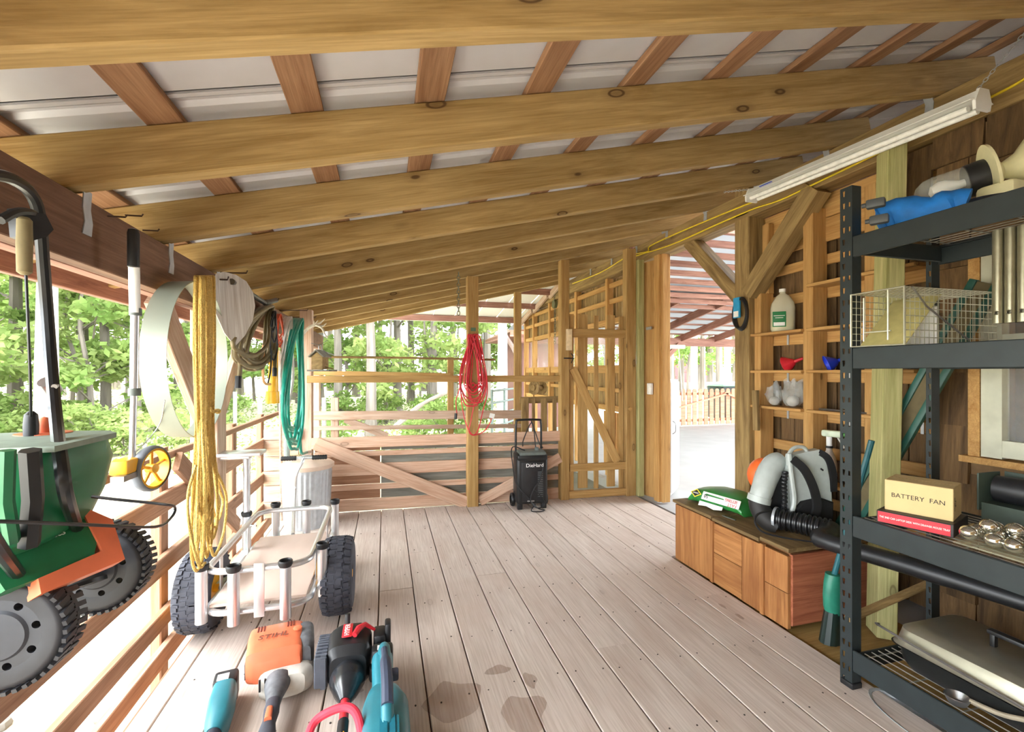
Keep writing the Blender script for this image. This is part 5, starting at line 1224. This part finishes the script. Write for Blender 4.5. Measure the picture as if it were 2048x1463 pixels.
funnel('funnel', 1580, 1.337, M_RED, 'shiny red plastic funnel lying on the middle wall shelf'); funnel('funnel', 1664, 1.337, M_BLUE, 'blue plastic funnel lying on the wall shelf behind the rack upright', .95, 30)
M_BAG = glassy('clear_bag', (216, 220, 216), .15, .3)
for u, sz, lab, sd in ((1551, .075, 'small crumpled clear plastic bag on the lowest wall shelf', 3), (1588, .092, 'fuller crumpled clear bag of white parts on the lowest wall shelf', 5)):
    r = random.Random(sd); b = MB().ell((0, 0, sz * .95), (sz * .75, sz * .75, sz), None, 18, 12); w = [r.uniform(0, 6) for _ in range(6)]
    b.v = [tuple(c * (1 + .12 * math.sin(110 * p[0] + w[0]) + .12 * math.sin(95 * p[1] + w[1]) + .12 * math.sin(120 * p[2] + w[2]) * math.cos(80 * p[0])) for c in p) for p in b.v]
    mz = min(p[2] for p in b.v); b.v = [(p[0], p[1], p[2] - mz) for p in b.v]
    pp = shp(u, 1.071); o = obj('plastic_bag', b, M_BAG, None, T(pp + Vector((-.01, 0, 0))), angle=None); tag(o, lab, 'bag')
    obj('contents', MB().ell((0, 0, sz * .5), (sz * .5, sz * .45, sz * .42), None, 12, 8), M_OFFW, o, T(pp + Vector((-.01, 0, 0))))
board('shelf_board', (2.79, 2.07, .59), (2.79, 2.41, .59), .13, .02, W_STUD, wall_right)
o = obj('steel_rod', MB().cyl((2.75, 2.05, 1.078), (2.75, 2.36, 1.078), .007, n=8), M_STEEL); tag(o, 'thin steel rod lying on the lowest wall shelf', 'rod')
sp0 = Vector((2.79, 2.325, .601)); sy = thing('spray_bottle', sp0, 'white spray bottle with green trigger head standing behind the backpack blower', 'spray bottle')
obj('bottle', MB().lathe([(.04, 0), (.044, .01), (.044, .13), (.034, .17), (.018, .21), (.016, .235)], T(sp0), 20), plain('milky_bottle', (206, 198, 186), .4), sy)
obj('neck_ring', MB().cyl(sp0 + Vector((0, 0, .225)), sp0 + Vector((0, 0, .24)), .02, n=14), M_BLACK, sy); obj('neck', MB().cyl(sp0 + Vector((0, 0, .24)), sp0 + Vector((0, 0, .3)), .017, n=12), M_WHITE, sy)
hd_ = T(sp0 + Vector((0, 0, .32))) @ R('Z', -70)
obj('trigger_head', MB().rbox((.015, 0, .0), (.12, .032, .045), .014, hd_), plain('head_pale_green', (206, 218, 190), .4), sy); obj('nozzle', MB().cyl(hd_ @ Vector((.07, 0, .0)), hd_ @ Vector((.095, 0, 0)), .016, n=12), plain('nozzle_green', (70, 130, 60), .5), sy); obj('trigger', MB().tube([hd_ @ Vector((.045, 0, -.015)), hd_ @ Vector((.07, 0, -.06)), hd_ @ Vector((.085, 0, -.085))], .006, 6), M_OFFW, sy)

# ---- steel shelving rack
SXF, SXB, SYF, SYN = 1.874, 2.385, 1.46, .12
rk_ = thing('shelving_rack', (2.13, .8, 0), 'dark grey-green boltless steel shelving rack with wire decks along the right wall', 'shelving')
def upright(x, y, sx, sy):
    # front flange with the keyhole slots really cut through it, side flange plain
    b = MB(); wl = MB(); NC = 41; hz = 2.1 / NC
    for k in range(NC):
        za, zb = hz * k, hz * (k + 1); zc = (za + zb) / 2
        for ya, yb, hole in ((0, .02, [(.008, -.01), (.016, -.01), (.016, .01), (.008, .01)] if k % 2 else None), (.02, .052, [(.0325, -.012), (.0395, -.012), (.042, .012), (.03, .012)])):
            out = [(ya, za), (yb, za), (yb, zb), (ya, zb)]
            for xx in (x, x + .003 * sx):
                P4 = [(xx, y + sy * p, q) for p, q in out]
                if hole:
                    b.add(P4 + [(xx, y + sy * p, zc + q) for p, q in hole], [(m, (m + 1) % 4, 4 + (m + 1) % 4, 4 + m) for m in range(4)])
                else: b.add(P4, [(0, 1, 2, 3)])
            if hole: wl.add([(xx, y + sy * p, zc + q) for xx in (x, x + .003 * sx) for p, q in hole], [(m, (m + 1) % 4, 4 + (m + 1) % 4, 4 + m) for m in range(4)])
    for ye in (0, .052): b.add([(x, y + sy * ye, 0), (x + .003 * sx, y + sy * ye, 0), (x + .003 * sx, y + sy * ye, 2.1), (x, y + sy * ye, 2.1)], [(0, 1, 2, 3)])
    b.box((x + .0265 * sx, y + .0015 * sy, 1.05), (.047, .003, 2.1))
    o = obj('upright', b, M_DKGRN, rk_, angle=None)
    obj('keyhole_slot', wl, M_DKGRN, o, angle=None)
    obj('foot', MB().rbox((x + .02 * sx, y + .02 * sy, .012), (.055, .055, .024), .004), M_BLACK, o)
upright(SXF, SYF, 1, 1); upright(SXB, SYF, -1, 1); upright(SXF, SYN, 1, -1); upright(SXB, SYN, -1, -1)
LV = (.12, .68, 1.378, 1.842)
for z in LV:
    for x, s_ in ((SXF + .006, 1), (SXB - .006, -1)):
        b = MB().rbox((x, (SYF + SYN) / 2, z), (.012, SYF - SYN - .002, .088), .003, None, 1); b.rbox((x + .012 * s_, (SYF + SYN) / 2, z + .03), (.024, SYF - SYN - .02, .006), .002, None, 1); obj('beam', b, M_DKGRN, rk_)
    for y in (SYF - .012, SYN + .012): obj('cross_beam', MB().rbox(((SXF + SXB) / 2, y, z), (SXB - SXF - .03, .012, .07), .003, None, 1), M_DKGRN, rk_)
    wd = MB()
    for k in range(13): x = SXF + .03 + (SXB - SXF - .06) * k / 12; wd.cyl((x, SYN + .03, z + .040), (x, SYF - .03, z + .040), .0022, n=5)
    for k in range(9): y = SYN + .05 + (SYF - SYN - .1) * k / 8; wd.cyl((SXF + .02, y, z + .036), (SXB - .02, y, z + .036), .0028, n=5)
    obj('wire_deck', wd, plain('zinc_wire', (176, 176, 168), .35, .8) if 'zinc_wire' not in MATS else MATS['zinc_wire'], rk_)
DZ = lambda k: LV[k] + .0435
# blue cloth bag with black feet (folded chair)
q0 = Vector((1.975, 1.40, DZ(3) + .062)); q1 = Vector((2.09, 1.19, DZ(3) + .06))
bgb = thing('blue_cloth_bag', q0, 'bright blue cloth bag with square black tube ends on the top of the rack', 'bag')
cp = catmull([q0 + (q1 - q0) * t + Vector((0, 0, .012 * math.sin(t * 9))) for t in (-.12, -.06, 0, .15, .35, .6, .85, 1.0)], 4)
rb = random.Random(2); rr2 = [(.02 + .045 * min(1, k / 5)) * (1 + rb.uniform(-.08, .08)) if k < 24 else .05 for k in range(len(cp))]
obj('cloth', MB().tube(cp, rr2, 14), plain('cloth_blue', (24, 110, 190), .7, 0, .3, 14, bump=.4), bgb)
for u, v in ((1745, 408), (1752, 440)):
    c = dep(u, v, 1.80); d = (q1 - q0).normalized(); m = frame(c, d); b = MB().rbox((.01, 0, 0), (.06, .034, .034), .006, m); o = obj('tube_end', b, plain('tube_end_grey', (66, 70, 72), .5) if 'tube_end_grey' not in MATS else MATS['tube_end_grey'], bgb); obj('bore', MB().lathe([(.006, .012), (.006, 0), (.009, 0), (.009, .014)], m @ T(-.034, 0, 0) @ R('Y', 90), 14, False), MATS['tube_end_grey'], o)
o = obj('dark_cloth', MB().tube(catmull([Vector((2.09, 1.27, DZ(3) + .035)), Vector((2.16, 1.18, DZ(3) + .05)), Vector((2.24, 1.05, DZ(3) + .045)), Vector((2.3, .8, DZ(3) + .04))], 5), [.028 + .016 * min(1, k / 4) for k in range(16)], 10), plain('cloth_navy', (26, 34, 52), .85, 0, .3, 14)); tag(o, 'crumpled dark navy cloth lying behind the blue bag', 'cloth')
# jar lamp
jl = thing('jar_lamp', dep(1975, 410, 1.78), 'cream outdoor wall lamp with clear glass jar and bulb lying on the rack', 'lamp')
g0, g1 = dep(1940, 362, 1.80), dep(1868, 385, 1.86); ax = (g1 - g0).normalized(); jm = frame(g0, ax) @ R('Y', 90)
obj('glass_jar', MB().lathe([(.062, 0), (.062, .1), (.055, .135), (.035, .16), (.004, .172)], jm, 24, False), glassy('clear_glass', (230, 236, 228), .03, .2), jl)
obj('bulb', MB().lathe([(.014, .0), (.016, .03), (.034, .07), (.036, .09), (.026, .115), (.003, .124)], jm, 18), M_WHITE, jl)
obj('collar', MB().lathe([(.066, -.045), (.067, -.03), (.064, .012), (.06, .015)], jm, 24), M_BLACK, jl)
obj('shade_disc', MB().lathe([(.03, -.09), (.06, -.075), (.115, -.06), (.118, -.05), (.07, -.045)], jm, 30), M_CREAM, jl)
obj('base', MB().lathe([(.09, -.2), (.095, -.17), (.05, -.13), (.03, -.09)], jm, 24).rbox((0, 0, 0), (.13, .12, .1), .02, T(dep(2010, 395, 1.72))), M_CREAM, jl)
obj('arm', MB().tube([jm @ Vector((0, 0, -.13)), jm @ Vector((0, 0, -.4))], .014, 10).tube([jm @ Vector((.09, .03, -.17)), jm @ Vector((.09, .03, -.4))], .014, 10), M_ALU, jl)
# live trap
TX0, TX1, TY0, TY1, TZ0 = 1.862, 2.36, 1.25, 1.452, DZ(2) + .003; TZ1 = TZ0 + .215
tr3 = thing('wire_trap', (2.1, 1.35, TZ0), 'galvanised wire animal trap with sloping door plate on the rack', 'trap')
M_WIRE = plain('trap_wire', (196, 196, 176), .4, .6)
cg = MB(); r0 = .0016
n1 = 20
for k in range(n1 + 1):
    x = TX0 + (TX1 - TX0) * k / n1; cg.tube([(x, TY0, TZ0), (x, TY0, TZ1), (x, TY1, TZ1), (x, TY1, TZ0)], r0 * (2 if k == 0 else 1), 4, True)
for k in range(9):
    z = TZ0 + (TZ1 - TZ0) * k / 8
    for y in (TY0, TY1): cg.cyl((TX0, y, z), (TX1, y, z), r0, n=4)
for k in range(1, 8):
    y = TY0 + (TY1 - TY0) * k / 8
    for z in (TZ0, TZ1): cg.cyl((TX0, y, z), (TX1, y, z), r0, n=4)
    cg.cyl((TX1, y, TZ0), (TX1, y, TZ1), r0, n=4)
obj('cage', cg, M_WIRE, tr3, angle=60)
obj('end_frame', MB().tube([(TX0 - .004, TY0, TZ0), (TX0 - .004, TY0, TZ1), (TX0 - .004, TY1, TZ1), (TX0 - .004, TY1, TZ0)], .0042, 6, True).tube([(TX0, TY0 + .06, TZ1), (TX0, TY0 + .06, TZ0 + .02)], .0035, 6).tube([(TX0, TY1 - .05, TZ1 - .02), (TX0, TY1 - .05, TZ0 + .02)], .0035, 6).tube([(TX0, TY0 + .05, TZ0 + .055), (TX0, TY1 - .05, TZ0 + .055)], .003, 6), M_WIRE, tr3)
obj('door_plate', MB().rbox((0, 0, 0), (.27, TY1 - TY0 - .03, .004), .001, T(TX0 + .12, (TY0 + TY1) / 2, TZ0 + .10) @ R('Y', -46)), plain('door_sheet', (190, 180, 118), .5, .2), tr3)
obj('trip_rod', MB().tube([(TX0 + .03, TY0 - .004, TZ1), (TX0 + .1, TY0 - .006, TZ1 - .07), (TX0 + .33, TY0 - .006, TZ0 + .02)], .0035, 6), M_STEEL, tr3)
obj('guard_plate', MB().rbox((TX0 + .2, (TY0 + TY1) / 2, TZ0 + .075), (.004, .16, .15), .001, None), M_WHITE, tr3)
# red flat box and battery fan box
A_ = Vector((1.887, 1.371, 0)); B_ = Vector((1.962, 1.157, 0)); dirb = (B_ - A_).normalized(); nb_ = Vector((dirb.y, -dirb.x, 0)); nb_ = nb_ if nb_.x < 0 else -nb_
ctr = (A_ + B_) / 2 - nb_ * .10; z0 = DZ(1) + .002
RM = frame((ctr.x, ctr.y, z0), dirb); W_ = (B_ - A_).length
rx = thing('red_flat_box', (ctr.x, ctr.y, z0), 'flat black and red carton lying on the rack under the fan box', 'box')
sidey = 1 if (RM @ Vector((0, .1, 0)) - RM @ Vector((0, 0, 0))).dot(nb_) > 0 else -1
bx_ = obj('carton', MB().rbox((0, 0, .024), (W_, .2, .048), .002, RM, 1), plain('carton_black', (40, 30, 28), .5), rx)
obj('red_panel', MB().box((-.002, sidey * .1008, .024), (W_ - .014, .0016, .04), RM), plain('box_red', (206, 24, 44), .45), bx_)
fr_ = facing(RM @ Vector((0, sidey * .1022, .024)), nb_)
txt('lettering', 'THE 2ND CAR LAPTOP DESK WITH DRAWER MOUSE TRAY', .0105, M_WHITE, fr_, bx_, ext=.0003, sx=.74)
FMx = frame((ctr.x, ctr.y, z0 + .0485), dirb) @ T(.0, -.012 * sidey, 0) @ R('Z', -3 * sidey)
fx = thing('fan_box', (ctr.x, ctr.y, z0 + .05), 'plain cardboard box with printed lettering on top of the flat red carton', 'box')
cb_ = obj('carton', MB().rbox((0, 0, .06), (.2, .155, .12), .002, FMx, 1), plain('cardboard', (206, 182, 130), .75, 0, .06, 8), fx)
nf = (FMx.to_3x3() @ Vector((0, sidey, 0)))
txt('lettering', 'BATTERY  FAN', .024, plain('print_black', (40, 36, 30), .7), facing(FMx @ Vector((0, sidey * .0782, .062)), nf), cb_, ext=.0003)
nside = FMx.to_3x3() @ Vector((1, 0, 0))
txt('lettering', 'D10', .014, MATS['print_black'], facing(FMx @ Vector((.1008, sidey * .04, .06)), nside) @ R('Z', 90), cb_, ext=.0003)
txt('lettering', 'BATTERY FAN', .008, MATS['print_black'], facing(FMx @ Vector((.1008, sidey * .055, .06)), nside) @ R('Z', 90), cb_, ext=.0003)
obj('flap_line', MB().box((0, 0, .1205), (.2, .002, .001), FMx), plain('flap_brown', (150, 120, 72), .8), cb_)
# silver globe lights in their tray
gs = thing('globe_light_set', (2.07, 1.05, DZ(1)), 'clear tray full of shiny silver globe lights on the rack', 'lights')
M_GLOBE = plain('mirror_globe', (214, 212, 200), .08, .95, .05)
gm_ = MB().ell((0, 0, 0), (.027, .027, .024), None, 16, 10).mesh('globe'); gm_.materials.append(M_GLOBE)
rg = random.Random(14)
for i in range(4):
    for j in range(6):
        x = 1.95 + .052 * i + rg.uniform(-.007, .007); y = 1.10 - .056 * j + rg.uniform(-.007, .007) + (.02 if i % 2 else 0)
        obj('globe', None, M_GLOBE, gs, T(x, y, DZ(1) + .033 + rg.uniform(0, .016)), mesh=gm_)
for k in range(6): obj('globe', None, M_GLOBE, gs, T(1.985 + .035 * k % .12, 1.07 - .05 * k, DZ(1) + .072), mesh=gm_)
obj('tray', MB().rbox((2.04, .94, DZ(1) + .005), (.26, .38, .006), .002), glassy('tray_clear', (210, 204, 170), .1, .35), gs)
# dark roll and its box
o = thing('rolled_mat', (2.26, 1.05, DZ(1) + .1), 'black roll in an open dark box behind the silver globes', 'roll')
obj('roll', MB().cyl((2.27, 1.20, DZ(1) + .15), (2.33, .7, DZ(1) + .15), .05, n=20), M_BLACK, o); obj('box', MB().box((2.27, 1.0, DZ(1) + .05), (.14, .42, .1)).box((2.335, 1.0, DZ(1) + .15), (.008, .42, .12)).box((2.25, 1.215, DZ(1) + .14), (.12, .006, .14)), plain('box_dark_green', (58, 70, 60), .6), o)
# roasting pan
zr = DZ(0) + .002; rs_ = thing('roasting_pan', (2.12, 1.1, zr), 'lidded steel roasting pan with black lid handle on the bottom of the rack', 'pan')
def rrx(cx_, cy_, hx, hy, z, r=.05): return [Vector(p) for p in rrect(cx_ - hx, cx_ + hx, cy_ - hy, cy_ + hy, z, r, 5)]
obj('pan', MB().ring_loft([rrx(2.12, 1.08, .15, .25, zr), rrx(2.12, 1.08, .165, .265, zr + .03), rrx(2.12, 1.08, .172, .272, zr + .085), rrx(2.12, 1.08, .19, .29, zr + .088)]), plain('pan_dark', (44, 46, 46), .3, .5), rs_)
ld = obj('lid', MB().ring_loft([rrx(2.12, 1.08, .186, .286, zr + .09), rrx(2.12, 1.08, .176, .276, zr + .1), rrx(2.12, 1.08, .165, .265, zr + .15), rrx(2.12, 1.08, .145, .245, zr + .165)]), plain('lid_steel', (168, 164, 148), .3, .75, .1, 12), rs_)
obj('lid_handle', MB().rbox((2.12, 1.08, zr + .215), (.03, .13, .016), .005).rbox((2.12, 1.03, zr + .188), (.022, .016, .05), .004).rbox((2.12, 1.13, zr + .188), (.022, .016, .05), .004), M_BLACK, ld)
obj('bail', MB().tube(catmull([Vector((1.94, 1.40, zr + .13)), Vector((1.915, 1.37, zr + .135)), Vector((1.92, 1.1, zr + .115)), Vector((1.925, .92, zr + .1)), Vector((1.94, .88, zr + .06))], 5), .0045, 6), M_STEEL, rs_)
kt = thing('ladle', (1.95, .95, zr), 'steel ladle with looped handle in front of the roasting pan', 'ladle')
obj('bowl', MB().lathe([(.004, 0), (.025, .006), (.036, .03), (.034, .032), (.022, .01)], T(1.915, 1.12, zr), 18, False), M_STEEL, kt); obj('handle', MB().tube(catmull([Vector((1.93, 1.09, zr + .03)), Vector((1.92, 1.0, zr + .05)), Vector((1.925, .9, zr + .09)), Vector((1.93, .8, zr + .1))], 5), .008, 8), plain('horn_handle', (150, 140, 120), .5), kt)
o = obj('wooden_pole', MB().cyl((1.96, 1.545, .235), (2.52, 1.56, .33), .017, n=10), W_TREAT); tag(o, 'grey weathered broom pole lying behind the rack upright', 'pole')
o = obj('metal_tray', MB().ring_loft([[Vector((1.955 + k2 * .11 * math.cos(t), 1.20 + k2 * .24 * math.sin(t), z)) for t in [2 * math.pi * k / 32 for k in range(32)]] for k2, z in ((.92, -.019), (1, -.004), (1, .004), (.95, .002), (.9, -.012))]), M_GALV); tag(o, 'oval dull metal tray on the floor under the rack', 'tray')
# aluminium strips hung at the near part of the rack
al = thing('corrugated_panel', (2.03, 1.04, 1.5), 'fluted aluminium panel with bolt holes hung below the top of the rack', 'panel')
for k in range(6):
    y = 1.055 - .03 * k; b = MB(); xk = 2.0 + .004 * k; nn = 14; zs = (1.485, 1.514, 1.526, 1.80)
    vv_ = [(xk + .0145 * math.cos(2 * math.pi * (q + .5) / nn), y + .0145 * math.sin(2 * math.pi * (q + .5) / nn), z) for z in zs for q in range(nn)]
    b.add(vv_, [(r * nn + q, r * nn + (q + 1) % nn, (r + 1) * nn + (q + 1) % nn, (r + 1) * nn + q) for r in range(3) for q in range(nn) if not (r == 1 and q in (6, 7))] + [tuple(range(nn)), tuple(3 * nn + q for q in range(nn))]); f_ = obj('flute', b, plain('alu_dull', (150, 146, 124), .35, .8) if 'alu_dull' not in MATS else MATS['alu_dull'], al)
    obj('bolt_hole', MB().tube([(xk - .0143 + .0014 * abs(math.cos(t)), y - .003 + .0062 * math.cos(t), 1.52 + .0062 * math.sin(t)) for t in [2 * math.pi * q / 14 for q in range(14)]], .0012, 5, True), MATS['alu_dull'], f_)
# ---- green blower head standing by the rack foot
gp = gr(1668, 1287); gb_ = thing('green_edger', gp, 'dark green garden tool head with black ribbed skirt standing beside the crate', 'garden tool')
gq = T(gp.x, gp.y + .02, 0)
obj('skirt', loftl(gq, [[Vector((.05 * math.cos(t) * (1 + .06 * (k % 2)), .04 * math.sin(t) * (1 + .06 * (k % 2)), 0)) for k, t in enumerate([2 * math.pi * q / 24 for q in range(24)])], [Vector(( .015 + .035 * math.cos(t) * (1 + .06 * (k % 2)), .032 * math.sin(t) * (1 + .06 * (k % 2)), .15)) for k, t in enumerate([2 * math.pi * q / 24 for q in range(24)])]]), plain('skirt_dark', (18, 36, 32), .45), gb_)
obj('head', loftl(gq, [[Vector((.018 + r_ * math.cos(t), .034 * math.sin(t), z)) for t in [2 * math.pi * q / 20 for q in range(20)]] for r_, z in ((.034, .14), (.048, .17), (.052, .23), (.045, .29), (.03, .33))]), plain('head_green', (38, 120, 98), .45), gb_)
obj('tool_shaft', MB().cyl(gq @ Vector((.025, .0, .32)), Vector((2.2, 1.62, 1.0)), .013, n=10), plain('shaft_teal', (30, 92, 100), .45), gb_)
# ---- leaning green-treated timber and folded cot behind the rack
o = board('treated_timber', (2.44, 1.75, -.01), (2.585, 1.80, 2.50), .085, .135, W_GREEN, None, up=(.55, .83, 0)); tag(o, 'pale green treated timber leaning against the shaked wall', 'timber')
ck = thing('folding_cot', (2.55, 2.0, 0), 'folded cot of dark green bars and brown canvas leaning behind the rack', 'cot')
for d in (0, .10): obj('bar', MB().rbox((0, 0, 0), (1.95, .03, .03), .004, frame(Vector((2.555, 1.86 - d, .86)), Vector((.07, -.80, 1.72)))), plain('cot_green', (34, 84, 72), .45) if d == 0 else MATS['cot_green'], ck)
obj('canvas', MB().box((0, 0, 0), (1.9, .07, .012), frame(Vector((2.558, 1.81, .86)), Vector((.07, -.80, 1.72)), (1, 0, 0))), plain('canvas_brown', (104, 92, 64), .85), ck)
# ---- fluorescent shop light
LA, LB2 = Vector((2.45, 2.62, 2.535)), Vector((2.45, 1.345, 2.47)); LM = frame((LA + LB2) / 2, LB2 - LA); LL = (LB2 - LA).length
fl_ = thing('shop_light', (LA + LB2) / 2, 'long white fluorescent shop light hung on chains under the right beam', 'lamp')
obj('housing', MB().prism([(-.022, .05), (.022, .05), (.045, .012), (.07, .004), (.07, .0), (.04, .006), (-.04, .006), (-.07, .0), (-.07, .004), (-.045, .012)], -LL / 2, LL / 2, LM @ Matrix(((0, 0, 1, 0), (1, 0, 0, 0), (0, 1, 0, 0), (0, 0, 0, 1)))), M_WHITE, fl_, angle=None)
for y in (-.03, .03): obj('tube', MB().cyl(LM @ Vector((-LL / 2 + .03, y, -.018)), LM @ Vector((LL / 2 - .03, y, -.018)), .0135, n=12), plain('tube_white', (240, 240, 236), .25) if y < 0 else MATS['tube_white'], fl_)
for s_ in (-1, 1): obj('end_cap', MB().prism([(-.028, .054), (.028, .054), (.05, .0), (.045, -.035), (-.045, -.035), (-.05, .0)], -.006, .006, LM @ T(s_ * LL / 2, 0, 0) @ Matrix(((0, 0, 1, 0), (1, 0, 0, 0), (0, 1, 0, 0), (0, 0, 0, 1)))), M_WHITE, fl_, angle=None)
obj('sticker', MB().box((-LL / 2 + .16, -.036, .031), (.1, .014, .003), LM @ T(0, 0, 0)), M_BLUE, fl_)
def twist(a, b): 
    c = MB(); a, b = Vector(a), Vector(b); n = int((b - a).length / .016)
    for k in range(n): 
        p = a + (b - a) * (k + .5) / n; m = frame(p, b - a) @ R('X', 90 * (k % 2)); c.tube([m @ Vector((.011 * math.cos(t), .006 * math.sin(t), 0)) for t in [2 * math.pi * q / 8 for q in range(8)]], .0014, 4, True)
    return c
obj('chain', twist(LM @ Vector((LL / 2 - .03, 0, .05)), (2.55, 1.2, 2.78)), M_GALV, fl_); obj('chain', twist(LM @ Vector((-LL / 2 + .02, 0, .05)), (2.42, 2.85, 2.655)), M_GALV, fl_)
# ---- yellow cable along the beam
yc = MB(); XB_ = 2.686
yc.tube(catmull([onX(u, v, XB_) for u, v in ((2120, 100), (2048, 158), (1960, 205), (1800, 285), (1640, 362), (1560, 400), (1500, 420), (1420, 455), (1340, 490), (1270, 512))], 4), .0065, 6)
yc.tube(catmull([onX(u, v, XB_) for u, v in ((1510, 402), (1440, 430), (1350, 468), (1300, 492), (1296, 502), (1268, 508))], 4), .0065, 6)
yc.tube(catmull([onX(u, v, XB_) for u, v in ((1250, 515), (1200, 545), (1145, 567))], 4), .0065, 6)
o = obj('electrical_cable', yc, plain('cable_yellow', (232, 206, 40), .5), angle=60); tag(o, 'yellow electrical cable stapled along the right beam', 'cable')
